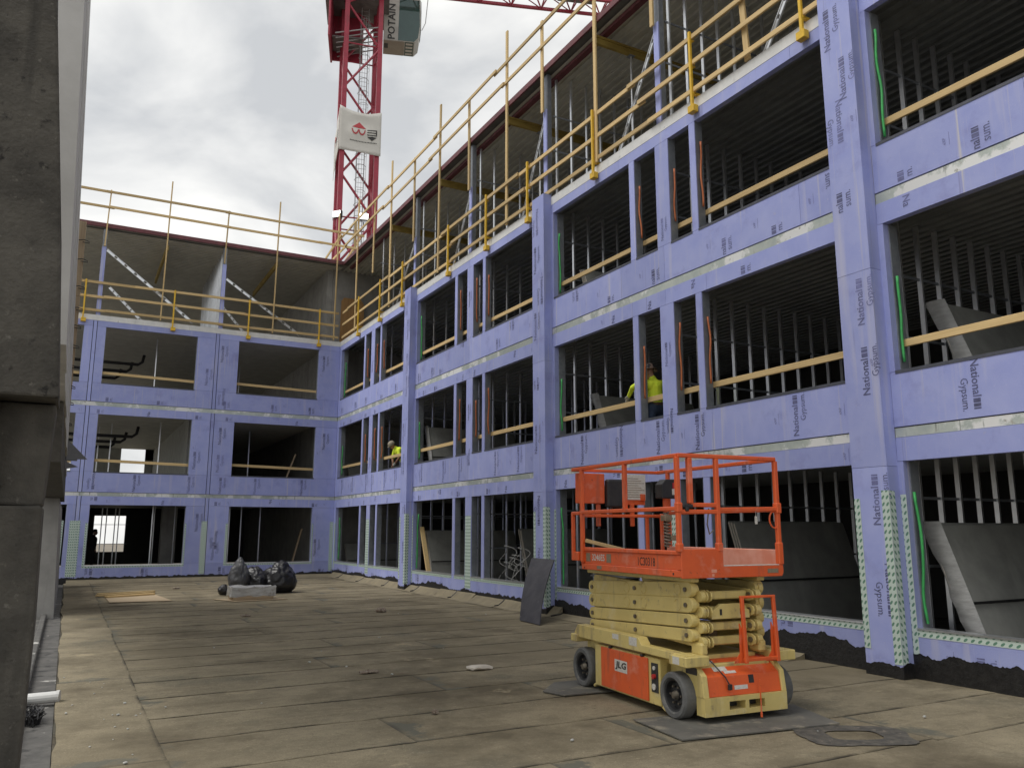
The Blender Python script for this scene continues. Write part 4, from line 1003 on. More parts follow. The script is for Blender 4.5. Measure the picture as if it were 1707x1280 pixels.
mb.add([frontpt(0.47, 0.285), frontpt(0.62, 0.285), frontpt(0.62, 0.32), frontpt(0.47, 0.32)], [(0,1,2,3)]); mb.build('warning_label', 'decal', hd, local=True)
mb = MB(); mb.add([frontpt(0.64, 0.33), frontpt(0.70, 0.33), frontpt(0.70, 0.40), frontpt(0.64, 0.40)], [(0,1,2,3)]); mb.build('slot', 'black', hd, local=True)
mb = MB(); mb.path([(0.22, 0.08, 0.62), (0.30, -0.03, 0.52), (0.37, -0.13, 0.40), (0.395, -0.15, 0.34)], 0.006, 6); mb.cbox((0.38, -0.165, 0.29), (0.42, -0.142, 0.34), 0.004); mb.build('power_cord', 'black', lift, local=True)
LB('pull_rod', 'orange', [('t', (0.735, -0.16, 0.05), (0.735, -0.16, 0.36), 0.006, 6), ('t', (0.735, -0.16, 0.035), (0.735, -0.16, 0.075), 0.011, 6)])
LB('serial_plate', 'darkprint', [('b', (0.108, -0.06, 0.42), (0.1145, 0.10, 0.48))])
# upper rails of the chassis and corner steps
mb = MB()
for x0, x1 in ((0.0, 0.11), (1.03, 1.14)):
    mb.prism([(2.02, 0.575), (1.95, 0.665), (0.72, 0.665), (0.66, 0.60), (-0.05, 0.595), (-0.05, 0.53), (2.02, 0.53)], lambda a, b, d: (d, a, b), x0, x1)
mb.build('frame_rail', 'cream', lift, local=True, bevel=0.006)
LB('step', 'cream', [('c', (-0.03, -0.10, 0.495), (0.23, 0.16, 0.585)), ('c', (0.99, -0.10, 0.495), (1.23, 0.16, 0.585)), ('c', (-0.03, 1.93, 0.48), (0.16, 2.06, 0.56)), ('c', (0.99, 1.93, 0.48), (1.19, 2.06, 0.56))])
LB('rail_decal', 'decal', [('b', (-0.0025, 1.08, 0.60), (-0.0005, 1.20, 0.65)), ('b', (-0.0025, 0.74, 0.575), (-0.0005, 0.88, 0.655)), ('b', (-0.0325, 0.0, 0.51), (-0.0305, 0.1, 0.575))])
LB('mast_base', 'cream', [('c', (0.20, 0.10, 0.50), (0.92, 1.95, 0.56))])
# scissor arms
def arm(x0, x1, yn, zn, yf, zf, h, name='scissor_arm'):
    mb = MB(); d = V((0, yf-yn, zf-zn)); L_ = d.length; a = d.normalized(); u = V((0, -a.z, a.y))
    pts = []
    for i in range(9): t = math.pi*(0.5+i/8); pts.append((math.cos(t)*h/2, math.sin(t)*h/2))
    for i in range(9): t = math.pi*(-0.5+i/8); pts.append((L_+math.cos(t)*h/2, math.sin(t)*h/2))
    mb.prism(pts, lambda p, q, dd: tuple(V((dd, yn, zn))+a*p+u*q), x0, x1)
    ob = mb.build(name, 'cream', lift, local=True, bevel=0.007)
    return ob, (lambda p, q, xx: V((xx, yn, zn))+a*p+u*q), L_
ZN = [0.745, 0.875, 1.015, 1.155]; HH = [0.115, 0.12, 0.14, 0.14]
for k in range(4):
    for (x0, x1, fx, sg) in ((0.16, 0.215, 0.16, -1), (0.945, 1.0, 1.0, 1)):
        ob, fn, L_ = arm(x0, x1, 0.10, ZN[k], 1.90, ZN[k]-0.085, HH[k])
        mb = MB()
        for p in (0.03, L_/2, L_-0.02): q = fn(p, 0, fx); mb.tube(q, q+V((sg*0.016, 0, 0)), 0.021, 10)
        mb.build('pin', 'steel', ob, local=True)
        if k > 1:
            mb = MB()
            for p in (0.16, L_/2-0.16, L_/2+0.16, L_-0.05):
                ring = [fn(p+0.052*math.cos(t), 0.052*math.sin(t), fx+sg*0.0008) for t in np.linspace(0.5, 2*math.pi-0.5, 18)]
                mb.path(ring, 0.005, 5)
            mb.build('weld_ring', 'cream', ob, local=True)
    for (x0, x1) in ((0.235, 0.285), (0.875, 0.925)):
        arm(x0, x1, 0.03, ZN[k]-0.062, 1.93, ZN[k]-0.062+0.06, 0.10)
    # clevis knuckles and the cross tube at the near end
    z = ZN[k]-0.062
    for x0, x1 in ((0.288, 0.302), (0.33, 0.344), (0.815, 0.829), (0.857, 0.871)):
        mb = MB(); mb.prism([(0.16, -0.055), (0.03, -0.055), (-0.02, -0.035), (-0.032, 0.0), (-0.02, 0.035), (0.03, 0.055), (0.16, 0.055)], lambda a, b, d: (d, a, z+b), x0, x1); mb.build('knuckle', 'cream', lift, local=True, bevel=0.003)
    LB('knuckle_pin', 'steel', [('t', (0.285, 0.03, z), (0.36, 0.03, z), 0.026, 12), ('t', (0.80, 0.03, z), (0.875, 0.03, z), 0.026, 12)])
    LB('cross_tube', 'cream', [('c', (0.345, 0.06, z-0.035), (0.815, 0.13, z+0.04), 0.01)])
    LB('arm_tie', 'cream', [('t', (0.2, 0.10, ZN[k]), (0.25, 0.10, ZN[k]), 0.055, 14), ('t', (0.91, 0.10, ZN[k]), (0.96, 0.10, ZN[k]), 0.055, 14)])
mb = MB(); mb.prism([(0.36, 0.885), (0.80, 0.885), (0.80, 0.955), (0.69, 1.02), (0.47, 1.02), (0.36, 0.955)], lambda a, b, d: (a, d, b), 0.01, 0.055)
cy_ = mb.build('cylinder_bracket', 'cream', lift, local=True, bevel=0.006)
LB('bracket_slot', 'black', [('c', (0.45, 0.006, 0.92), (0.475, 0.012, 0.975)), ('c', (0.685, 0.006, 0.92), (0.71, 0.012, 0.975))], parent=cy_)
LB('lift_cylinder', 'steel', [('t', (0.58, 0.3, 0.70), (0.58, 1.6, 1.05), 0.06, 16)])
LB('base_lug', 'cream', [('c', (0.20, -0.02, 0.57), (0.285, 0.14, 0.685), 0.03), ('c', (0.87, -0.02, 0.57), (0.96, 0.14, 0.685), 0.03)])
LB('top_slide', 'cream', [('c', (0.15, 0.02, 1.222), (0.24, 1.98, 1.268)), ('c', (0.92, 0.02, 1.222), (1.01, 1.98, 1.268))])
# platform
PX0, PX1, PY0, PY1 = 0.0, 1.18, -0.03, 1.84
LB('platform_floor', 'grate', [('b', (0.03, 0.0, 1.268), (1.15, 1.98, 1.30))])
tb = LB('toe_board', 'orange', [('c', (0.004, PY0, 1.27), (0.034, PY1, 1.335)), ('c', (0.016, PY0, 1.336), (0.03, PY1, 1.47)), ('c', (0.0, PY0, 1.47), (0.034, PY1, 1.512)), ('c', (0.0, PY0+0.0, 1.338), (0.015, PY0+0.05, 1.468)), ('c', (0.0, PY1-0.05, 1.338), (0.015, PY1, 1.468))])
LB('bolt', 'black', [('t', (0.002, 0.09, 1.30), (0.005, 0.09, 1.30), 0.012, 8), ('t', (0.0, 1.77, 1.29), (0.005, 1.77, 1.29), 0.008, 8)], parent=tb)
mb = MB(); vs_, fs_ = text_mesh('3246ES', 0.27, 0.072, 0.02); mb.add([(0.0145, 1.62-x, 1.372+y_) for x, y_ in vs_], fs_); mb.build('lettering', 'decal', tb, local=True)
mb = MB(); vs_, fs_ = text_mesh('1C30318', 0.30, 0.082, 0.01); mb.add([(0.0145, 0.70-x, 1.355+y_) for x, y_ in vs_], fs_); mb.build('lettering', 'darkprint', tb, local=True)
LB('badge', 'greydecal', [('c', (0.0125, 1.66, 1.36), (0.0155, 1.75, 1.45), 0.002), ('c', (0.0125, 1.22, 1.36), (0.0155, 1.31, 1.45), 0.002)], parent=tb)
mb = MB(); mb.add([(0.003, 1.50, 1.285), (0.003, 1.40, 1.285), (0.003, 1.40, 1.32), (0.003, 1.50, 1.32)], [(0,1,2,3)]); mb.build('logo', 'greydecal', tb, local=True)
mb = MB(); ft = [(0.0, 1.262), (1.17, 1.262), (1.19, 1.30), (1.19, 1.365), (0.475, 1.365), (0.475, 1.525), (0.0, 1.525)]
mb.prism(ft, lambda a, b, d: (a, d, b), PY0-0.02, PY0-0.001); fb = mb.build('entry_board', 'orange', lift, local=True, bevel=0.006)
LB('plate', 'greydecal', [('b', (0.99, PY0-0.0225, 1.295), (1.12, PY0-0.0205, 1.335))], parent=fb)
LB('scuff', 'pinkorange', [('b', (0.33, PY0-0.0218, 1.31), (0.39, PY0-0.0203, 1.34)), ('b', (0.335, PY0-0.0218, 1.275), (0.36, PY0-0.0203, 1.30))], parent=fb)
LB('toe_board', 'pinkorange', [('c', (1.15, PY0, 1.27), (1.184, PY1, 1.512))])
LB('inner_channel', 'pinkorange', [('c', (0.98, 0.9, 1.301), (1.10, 1.6, 1.41)), ('c', (0.50, PY0+0.005, 1.301), (1.145, 0.12, 1.32))])
LB('entry_lip', 'decal', [('c', (0.48, PY0-0.019, 1.366), (1.14, PY0+0.03, 1.374), 0.002)])
LB('toe_board', 'orange', [('c', (0.10, 2.0, 1.30), (1.08, 2.02, 1.47))])
rl = 0.040
def rail(p, q, wd=rl, name='rail'): mb = MB(); mb.bar(p, q, wd, wd, c=0.007); return mb.build(name, 'orange', lift, local=True)
for z in (2.385, 1.895):
    rail((0.0, PY0, z), (0.0, 2.02 if z > 2 else PY1, z)); rail((1.17, PY0, z), (1.17, 2.02 if z > 2 else PY1, z))
rail((0.0, PY0, 2.388), (1.17, PY0, 2.388)); rail((0.13, PY0+0.002, 1.93), (0.46, PY0+0.002, 1.93)); rail((0.0, PY0, 1.868), (0.46, PY0, 1.868)); rail((0.46, PY0, 1.888), (1.17, PY0, 1.903))
rail((0.0, 2.02, 2.385), (1.17, 2.02, 2.385), 0.036); rail((0.0, 1.86, 1.86), (1.17, 1.86, 1.86), 0.036)
for (x, y_, z0, z1) in ((0.0, PY0+0.005, 1.5, 2.37), (0.0, 0.89, 1.90, 2.37), (0.0, 1.80, 1.35, 2.37), (1.17, PY0+0.005, 1.36, 2.37), (1.17, 0.89, 1.90, 2.37), (1.17, 1.80, 1.5, 2.37),
                          (0.445, PY0, 1.5, 2.37), (0.135, PY0+0.002, 1.94, 2.37)):
    rail((x, y_, z0), (x, y_, z1), 0.045 if x != 0.135 else 0.05, 'post')
for (x, y_) in ((0.0, PY0+0.005), (1.17, PY0+0.005), (0.445, PY0)):
    LB('post_socket', 'orange', [('c', (x-0.03, y_-0.03, 1.50 if x < 1 else 1.37), (x+0.03, y_+0.03, 1.58))])
LB('rail_socket', 'orange', [('c', (1.14, PY0-0.032, 1.86), (1.20, PY0+0.035, 1.96)), ('c', (-0.03, PY0-0.03, 1.86), (0.03, PY0+0.03, 1.95))])
LB('gate_latch', 'black', [('c', (0.03, PY0-0.03, 1.90), (0.15, PY0+0.03, 1.935)), ('c', (0.06, PY0-0.035, 1.87), (0.10, PY0+0.03, 1.91))])
mb = MB(); mb.path([(1.14, PY0, 1.885)]+[(1.14-0.075*math.sin(t)-0.0, PY0, 1.80+0.085*math.cos(t)) for t in np.linspace(0.3, 2.9, 10)]+[(1.16, PY0, 1.72)], 0.008, 6); mb.build('tie_ring', 'orange', lift, local=True)
mb = MB(); mb.path([(0.36, PY0+0.02, 1.90), (0.35, PY0+0.04, 1.75), (0.38, PY0+0.05, 1.66), (0.42, PY0+0.04, 1.70)], 0.007, 5); mb.build('chain', 'steel', lift, local=True)
LB('hang_tag', 'decal', [('c', (0.885, PY0-0.003, 1.755), (0.915, PY0+0.003, 1.83)), ('t', (0.90, PY0, 1.83), (0.90, PY0, 1.885), 0.002, 5)])
# roll-out deck frame at the far end
for x in (-0.02, 1.19):
    rail((x, 1.98, 1.36), (x, 1.98, 1.89), 0.04, 'post')
rail((-0.02, 1.83, 1.885), (-0.02, 2.0, 1.885), 0.038)
LB('deck_extension', 'orange', [('c', (-0.03, 1.86, 1.36), (0.012, 2.02, 1.46)), ('c', (1.17, 1.86, 1.36), (1.20, 2.02, 1.46))])
rail((0.98, 1.98, 1.46), (0.98, 1.98, 1.88), 0.038, 'post')
bx = LB('storage_box', 'orange', [('c', (0.02, 1.90, 2.0), (0.36, 2.0, 2.345))])
LB('box_stub', 'orange', [('c', (0.27, 1.93, 1.74), (0.32, 1.97, 2.0)), ('c', (0.73, 1.93, 1.74), (0.78, 1.97, 2.0))])
LB('document_tube', 'black', [('c', (0.365, 1.84, 1.955), (0.585, 1.93, 2.28), 0.02)])
dp = LB('sign_plate', 'decal', [('c', (0.60, 1.93, 2.05), (0.94, 1.94, 2.35), 0.002)])
mb = MB()
for r_ in range(9): mb.box((0.62, 1.9285, 2.08+0.027*r_), (0.92-0.04*(r_ % 3), 1.9295, 2.087+0.027*r_))
mb.build('sign_print', 'greydecal', dp, local=True)
LB('sign_bar', 'orange', [('c', (0.60, 1.945, 1.99), (0.94, 1.97, 2.05)), ('c', (0.86, 1.92, 2.04), (0.93, 1.94, 2.12))])
mb = MB(); mb.prism([(0.96, 2.06), (1.22, 2.06), (1.22, 2.28), (1.02, 2.28), (0.96, 2.22)], lambda a, b, d: (a-0.03, d, b), 1.58, 1.72); cb = mb.build('control_box', 'black', lift, local=True, bevel=0.01)
LB('joystick', 'redplastic', [('c', (1.08, 1.574, 2.17), (1.13, 1.579, 2.24), 0.002)], parent=cb)
LB('label', 'decal', [('b', (1.07, 1.575, 2.10), (1.17, 1.579, 2.17))], parent=cb)
LB('control_stem', 'orange', [('c', (1.0, 1.64, 1.9), (1.04, 1.68, 2.08))])
mb = MB(); mb.path([(1.04+0.035*math.cos(t*9), 1.66+0.035*math.sin(t*9), 1.90-0.052*t) for t in np.linspace(0, 7.5, 160)], 0.010, 5); mb.build('coiled_cord', 'brick', lift, local=True, smooth=True)
LB('cord_plug', 'greydecal', [('c', (0.985, 1.61, 1.80), (1.085, 1.71, 1.87)), ('c', (1.06, 1.60, 1.58), (1.16, 1.68, 1.64))])
# ladder
ld = MB()
for x in (0.62, 0.99):
    ld.bar((x, -0.13, 0.50), (x, -0.10, 1.09), 0.035, 0.03, up=(0, 1, 0), c=0.004)
    ld.prism([(-0.02, 0.50), (0.02, 0.50), (0.02, 0.78), (-0.015, 0.85)], lambda a, b, d, x=x: (x+a-0.02, d, b), -0.10, -0.085)
    ld.prism([(-0.10, 0.50), (0.02, 0.50), (0.02, 0.72), (-0.02, 0.60)], lambda a, b, d, x=x: (x+a, d, b), -0.085, -0.075)
ld.bar((0.60, -0.10, 1.085), (1.01, -0.10, 1.085), 0.03, 0.022, c=0.004)
ld.bar((0.60, -0.12, 0.53), (1.01, -0.12, 0.53), 0.03, 0.03, c=0.004)
ld.build('ladder', 'orange', lift, local=True)

mb = MB(); mb.bar((5.26, 7.72, 1.545), (5.72, 7.42, 1.50), 0.10, 0.045, c=0.004)
a_ = V((5.10, 7.66, 1.585)); b_ = V((5.75, 7.18, 1.385)); mb = MB(); mb.bar(a_, b_, 0.10, 0.04, c=0.004)
tag(mb.build('timber_offcut', 'woodx'), 'pale timber offcut lying in the platform of the scissor lift', 'timber')
# mats
def sheet(name, pts, th, mat, z=0.010):
    mb = MB(); mb.prism(pts, lambda a, b, d: (a, b, d), z, z+th); return mb.build(name, mat)
tag(sheet('ground_mat', [(4.64, 6.24), (4.55, 5.46), (6.15, 5.24), (6.40, 6.0)], 0.011, 'mat'), 'wide grey mat under the front wheels of the scissor lift', 'mat')
tag(sheet('ground_mat', [(4.58, 7.74), (4.66, 7.45), (6.2, 7.30), (6.3, 8.02), (4.95, 8.12)], 0.010, 'mat'), 'smaller grey mat under the rear wheels of the scissor lift', 'mat')

# ------------------------------------------------------------------ loose things on the deck
mb = MB(); n_ = 8; vs = []; 
p00, p10 = V((7.70, 13.85, 0.012)), V((7.64, 13.0, 0.012)); p01, p11 = V((8.52, 14.80, 1.13)), V((8.50, 13.88, 1.12))
def lean(a, b):
    p = p00.lerp(p10, a).lerp(p01.lerp(p11, a), b); return p+V((-0.04*math.sin(math.pi*b)*1.0, 0.03*math.sin(math.pi*b), 0))
grid = [[lean(i/6, j/10) for i in range(7)] for j in range(11)]; nn = (p10-p00).cross(p01-p00).normalized()*0.008
vs = [p+nn for r_ in grid for p in r_]+[p-nn for r_ in grid for p in r_]; fs = []
for j in range(10):
    for i in range(6):
        q = j*7+i; fs += [(q, q+1, q+8, q+7), (77+q+7, 77+q+8, 77+q+1, 77+q)]
for j in range(10): fs += [(j*7, (j+1)*7, 77+(j+1)*7, 77+j*7), (j*7+6, 77+j*7+6, 77+(j+1)*7+6, (j+1)*7+6)]
for i in range(6): fs += [(i, 77+i, 77+i+1, i+1), (70+i, 70+i+1, 147+i+1, 147+i)]
mb.add(vs, fs); o = mb.build('black_sheet', 'blacksheet'); tag(o, 'scuffed black sheet leaning against a purple column', 'sheet')

def bag(name, c, s, seed, mat, label, squash=0.0, knot=True):
    bm = bmesh.new(); bmesh.ops.create_icosphere(bm, subdivisions=5, radius=1.0)
    for v in bm.verts:
        d = v.co.normalized(); r_ = 1.0
        ph = math.atan2(d.y, d.x)
        r_ += 0.15*mnoise.noise(d*1.4+V((seed, 0, 0))) + 0.06*mnoise.noise(d*3.3+V((0, seed, 0)))
        r_ -= (0.030+0.05*max(0, d.z+0.2))*abs(math.sin(ph*4.5+2.5*mnoise.noise(d*2.1+V((seed, 2, 0)))))
        r_ -= 0.05*max(0, 1-abs(mnoise.noise(d*2.6+V((seed, 5, 1))))*9)
        if d.z > 0.86 and knot: r_ += (d.z-0.86)*1.4
        p = d*r_; v.co = V((p.x*s[0], p.y*s[1], max(p.z, -0.78)*s[2]+0.78*s[2]))
    me = bpy.data.meshes.new(name); bm.to_mesh(me); bm.free()
    o = link(name, me, mat, None, True); o.location = c; tag(o, label, 'trash bag', 'trash bags by the short wing'); return o
bag('trash_bag', (5.28, 23.2, 0.008), (0.48, 0.45, 0.44), 3.0, 'bag', 'big round glossy black trash bag beyond the wrapped bundle')
bag('trash_bag', (4.62, 23.3, 0.008), (0.40, 0.42, 0.36), 8.0, 'bag', 'crumpled black trash bag squeezed between two others')
bag('trash_bag', (4.16, 23.0, 0.008), (0.27, 0.32, 0.50), 14.0, 'dustybag', 'upright dusty grey-black trash bag')
bag('trash_bag', (3.80, 23.0, 0.008), (0.17, 0.18, 0.14), 21.0, 'bag', 'small flattened black bag beside the dusty one')
tag(sheet('plywood_sheet', [(3.30, 21.55), (3.68, 20.62), (4.95, 20.75), (4.7, 21.6)], 0.012, 'ply'), 'thin plywood under the plastic-wrapped bundle', 'plywood')
wp = tag(empty('wrapped_bundle', (4.15, 21.2, 0.024)), 'low bundle of boards wrapped in clear plastic, before the trash bags', 'bundle')
mb = MB(); mb.cbox((3.66, 20.85, 0.024), (4.62, 21.5, 0.12), 0.01); mb.build('boards', 'oldwoodx', wp)
bm = bmesh.new(); bmesh.ops.create_cube(bm, size=1.0); bmesh.ops.subdivide_edges(bm, edges=bm.edges, cuts=9, use_grid_fill=True)
for v in bm.verts:
    q = V((v.co.x*1.04, v.co.y*0.72, v.co.z*0.22+0.19)); nn_ = mnoise.noise(q*5)*0.03+mnoise.noise(q*14)*0.015; v.co = q+V((nn_, nn_*0.5, nn_))
me = bpy.data.meshes.new('plastic_wrap'); bm.to_mesh(me); bm.free(); o = link('plastic_wrap', me, 'wrap', wp); o.location = (0, 0, 0)
tag(sheet('plywood_sheet', [(1.02, 21.75), (2.38, 21.62), (2.15, 24.2), (0.98, 24.0)], 0.012, 'ply'), 'bare plywood sheet with timber lengths lying on it', 'plywood')
for i, (a, b) in enumerate((((0.80, 23.7), (2.2, 24.35)), ((0.84, 24.3), (2.25, 24.75)), ((1.0, 23.2), (2.15, 23.7)))):
    mb = MB(); mb.bar((*a, 0.045), (*b, 0.045), 0.14, 0.042, c=0.004)
    tag(mb.build('timber_length', 'woodx'), ('short timber length along the middle of the bare plywood sheet', 'short timber length overhanging the far edge of the bare plywood', 'shorter timber length lying nearer the wrapped bundle on bare plywood')[i], 'timber', 'timbers on the plywood')
def rubble(x, y_, s, seed, mat, label):
    bm = bmesh.new(); bmesh.ops.create_icosphere(bm, subdivisions=2, radius=1.0)
    for v in bm.verts:
        r_ = 1+0.4*mnoise.noise(v.co*1.5+V((seed, 0, 0))); v.co = V((v.co.x*r_*s[0], v.co.y*r_*s[1], max(v.co.z*r_, -0.5)*s[2]+0.5*s[2]))
    me = bpy.data.meshes.new('rubble_piece'); bm.to_mesh(me); bm.free(); o = link('rubble_piece', me, mat); o.location = (x, y_, 0.009); tag(o, label, 'rubble', 'bits of rubble on the deck')
rubble(3.33, 9.75, (0.13, 0.05, 0.025), 1, 'brick', 'dark flat strap scrap alone in mid deck')
rubble(5.94, 16.7, (0.12, 0.09, 0.06), 5, 'brick', 'brown and white lump between the black sheet and the trash bags')
rubble(3.18, 7.36, (0.035, 0.03, 0.025), 9, 'brick', 'small pale pebble before the scissor lift')
rubble(3.27, 17.1, (0.10, 0.05, 0.03), 13, 'brick', 'flat dark scrap near the plywood sheet')
rubble(2.95, 26.0, (0.12, 0.08, 0.03), 17, 'brick', 'reddish scrap close to the short wing')
rubble(4.62, 9.35, (0.17, 0.10, 0.035), 21, 'gypedge', 'pale torn wrapper behind the scissor lift')
mb = MB()
for i in range(46):
    x, y_ = rnd.uniform(0.1, 0.75), rnd.uniform(6.3, 11.5); s_ = rnd.choice([0.006, 0.009, 0.014, 0.02]); 
    if i > 22: x, y_ = rnd.uniform(0.8, 8.0), rnd.uniform(5, 20); s_ = rnd.choice([0.006, 0.01, 0.016])
    c_ = V((x, y_, 0.010+s_*0.3)); t = rnd.random()*6; mb.ocbox(c_, V((math.cos(t), math.sin(t), 0))*s_, V((-math.sin(t), math.cos(t), 0))*s_*rnd.uniform(0.5, 0.9), V((0, 0, s_*0.45)), s_*0.2)
tag(mb.build('debris', 'crumb'), 'pale crumbs of foam and plaster scattered on the deck', 'debris', kind='stuff')

# ------------------------------------------------------------------ left boundary: ledge, pier, wall, form timber
ledge = MB().box((-6.0, -4.0, -0.6), (0.036, YB-0.02, -0.035)).build('ledge', 'ledge'); tag(ledge, kind='structure')
MB().cbox((-0.31, 5.0, -0.04), (-0.22, YB-0.1, 0.05), 0.015).build('ledge_curb', 'ledge', ledge)
pier = tag(empty('concrete_pier', (-0.6, 4.2, -0.03)), 'shade-darkened mottled concrete pier beside the deck edge', 'pier')
def pr(y_, pts, d0, d1, name):
    d1 = min(d1, 0.32); pts = [(a*1.08, b) for a, b in pts]
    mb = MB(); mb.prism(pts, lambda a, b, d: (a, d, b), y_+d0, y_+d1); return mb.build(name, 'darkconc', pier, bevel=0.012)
ry = lambda r_, y_: r_*y_
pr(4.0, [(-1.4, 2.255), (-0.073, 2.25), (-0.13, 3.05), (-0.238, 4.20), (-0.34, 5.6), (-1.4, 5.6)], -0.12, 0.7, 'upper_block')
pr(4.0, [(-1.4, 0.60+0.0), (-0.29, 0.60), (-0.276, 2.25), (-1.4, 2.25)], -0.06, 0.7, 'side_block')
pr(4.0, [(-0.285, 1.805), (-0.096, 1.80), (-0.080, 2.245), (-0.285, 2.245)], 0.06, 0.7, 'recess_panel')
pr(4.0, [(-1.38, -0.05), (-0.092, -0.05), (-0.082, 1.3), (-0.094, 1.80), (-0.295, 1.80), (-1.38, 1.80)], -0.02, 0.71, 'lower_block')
wl = tag(empty('concrete_wall', (-0.8, 16, -0.03)), 'tall pale concrete wall with dark vertical streaks beyond the dark pier', 'wall')
def wall_sec(y0, y1, z0, z1, off, mat, name, th=0.5):
    xe = lambda z, o: -0.066-0.0413*(z-1.7)+o
    mb = MB(); vs = []
    for y_ in (y0, y1):
        for z in (z0, z1): vs += [(xe(z, off), y_, z), (xe(z, off)-th, y_, z)]
    mb.add(vs, [(0,2,6,4), (1,5,7,3), (0,1,3,2), (4,6,7,5), (2,3,7,6), (0,4,5,1)]); return mb.build(name, mat, wl)
yy = 6.2
while yy < 21.9:
    y2 = min(yy+rnd.uniform(0.9, 1.6), 22.0); wall_sec(yy+0.004, y2-0.004, 2.95, 17.0, rnd.uniform(-0.008, 0.008), 'paleconc', 'form_panel'); yy = y2
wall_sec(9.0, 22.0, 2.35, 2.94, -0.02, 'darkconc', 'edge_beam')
wall_sec(19.0, 29.0, -0.04, 2.34, -0.10, 'concrete', 'lower_wall')
tp = tag(empty('form_timber', (-0.24, 22.2, 3.5)), 'brown upright form timber with wire ties at the end of the concrete wall', 'timber')
for (z0, z1) in ((3.3, 5.4), (5.4, 7.4), (7.4, 9.35)):
    xa, xb = -0.262-0.008*(z0-3.3), -0.262-0.008*(z1-3.3)
    mb = MB(); mb.bar((xa, 22.12, z0), (xb, 22.12, z1-0.004), 0.17, 0.15, up=(0, 1, 0), c=0.006); mb.build('timber', 'oldwoodz', tp)
for z in (4.2, 4.7, 5.1, 5.6, 6.1, 6.6, 7.05, 7.6, 8.3, 8.8):
    xe = -0.37
    mb = MB(); mb.path([(xe-0.02, 21.95, z), (xe+0.12, 21.96, z+0.04), (xe+0.24, 21.98, z+0.01), (xe+0.25, 21.99, z-0.03), (xe+0.1, 21.98, z-0.02)], 0.012, 5); mb.build('wire_tie', 'black', tp)
mb = MB()
for (p_, dy) in ((((-0.126, 3.256), (-0.142, 2.91), (0.208, 2.924)), 0.0), (((-0.139, 2.879), (-0.127, 2.734), (0.071, 2.782)), -0.06)):
    mb.prism(p_, lambda a, b, d: (a, 16.0+d+0.3*(a+0.13), b), dy, dy+0.012)
mb.bar((-0.3, 16.02, 2.90), (0.05, 16.02, 2.90), 0.03, 0.03)
tag(mb.build('bent_sheet', 'sheetgrey'), 'grey triangular metal sheet jutting from the concrete wall', 'sheet')
gt = tag(empty('drain_pipe', (-0.1, 9.7, 0)), 'short white plastic pipe lying across the ledge', 'pipe')
mb = MB(); mb.tube((-0.30, 9.78, 0.03), (0.06, 9.70, 0.05), 0.055, 14); mb.build('pipe', 'whitepipe', gt, smooth=False)
mb = MB(); mb.tube((0.045, 9.703, 0.05), (0.075, 9.697, 0.05), 0.06, 14); mb.build('collar', 'whitepipe', gt)
mb = MB()
for i in range(110):
    a = rnd.random()*6.28; r_ = rnd.random()**0.5; x, y_ = -0.13+0.07*r_*math.cos(a), 8.95+0.22*r_*math.sin(a)
    mb.path([(x, y_, -0.035), (x+rnd.uniform(-0.03, 0.03), y_+rnd.uniform(-0.05, 0.05), 0.03), (x+rnd.uniform(-0.06, 0.06), y_+rnd.uniform(-0.1, 0.1), 0.05+0.04*rnd.random())], 0.005, 3)
tag(mb.build('wire_brush_bundle', 'black'), 'dark tangle of wire lying on the ledge by the white pipe', 'wire')
mb = MB(); mb.cbox((-0.235, 21.0, -0.03), (-0.10, 24.0, 0.06), 0.01); tag(mb.build('pale_block', 'paleconc'), 'long pale block lying on the ledge near the short wing', 'block')

# ------------------------------------------------------------------ tower crane
MX, MY = 13.35, 44.0
crane = tag(empty('tower_crane', (MX, MY, -4.2), R(-10)), 'dark red tower crane rising behind the wings', 'crane')
S2 = 1.01; Z0, Z1 = 0.0, 38.6                                # local z from the ground (ground at -4.2)
legs = [(-S2, -S2), (S2, -S2), (S2, S2), (-S2, S2)]
for (x, y_) in legs: MB().cbox((x-0.14, y_-0.14, Z0), (x+0.14, y_+0.14, Z1), 0.015).build('mast_leg', 'crane', crane, local=True)
for f in range(4):
    (xa, ya), (xb, yb) = legs[f], legs[(f+1) % 4]; z = 18.0; flip = f % 2
    while z < Z1-0.3:
        z2 = min(z+2.75, Z1); a, b = ((xa, ya, z), (xb, yb, z2)) if flip else ((xb, yb, z), (xa, ya, z2))
        MB().tube(a, b, 0.075, 8).build('mast_brace', 'crane', crane, local=True); flip = 1-flip; z = z2
for f in range(4):
    (xa, ya), (xb, yb) = legs[f], legs[(f+1) % 4]
    for z in (23.6, 29.1, 34.6): MB().tube((xa, ya, z), (xb, yb, z), 0.045, 8).build('mast_tie', 'crane', crane, local=True)
lad = MB(); lx, ly = 0.25, 0.35
for sx in (-0.22, 0.22): lad.tube((lx+sx, ly, 17.5), (lx+sx, ly, 38.0), 0.022, 6)
for i in range(68): lad.tube((lx-0.22, ly, 17.7+0.3*i), (lx+0.22, ly, 17.7+0.3*i), 0.012, 5)
ladder_o = lad.build('ladder', 'greymetal', crane, local=True)
cg = MB()
for i in range(24):
    z = 18.5+0.8*i; cg.path([(lx-0.25, ly, z)]+[(lx-0.34*math.cos(t), ly-0.62*math.sin(t), z) for t in np.linspace(0.1, math.pi-0.1, 11)]+[(lx+0.25, ly, z)], 0.014, 4)
for t in (0.5, 1.1, 1.57, 2.1, 2.7): cg.tube((lx-0.34*math.cos(t), ly-0.62*math.sin(t), 18.5), (lx-0.34*math.cos(t), ly-0.62*math.sin(t), 37.0), 0.012, 4)
cg.build('safety_cage', 'greymetal', ladder_o, local=True)
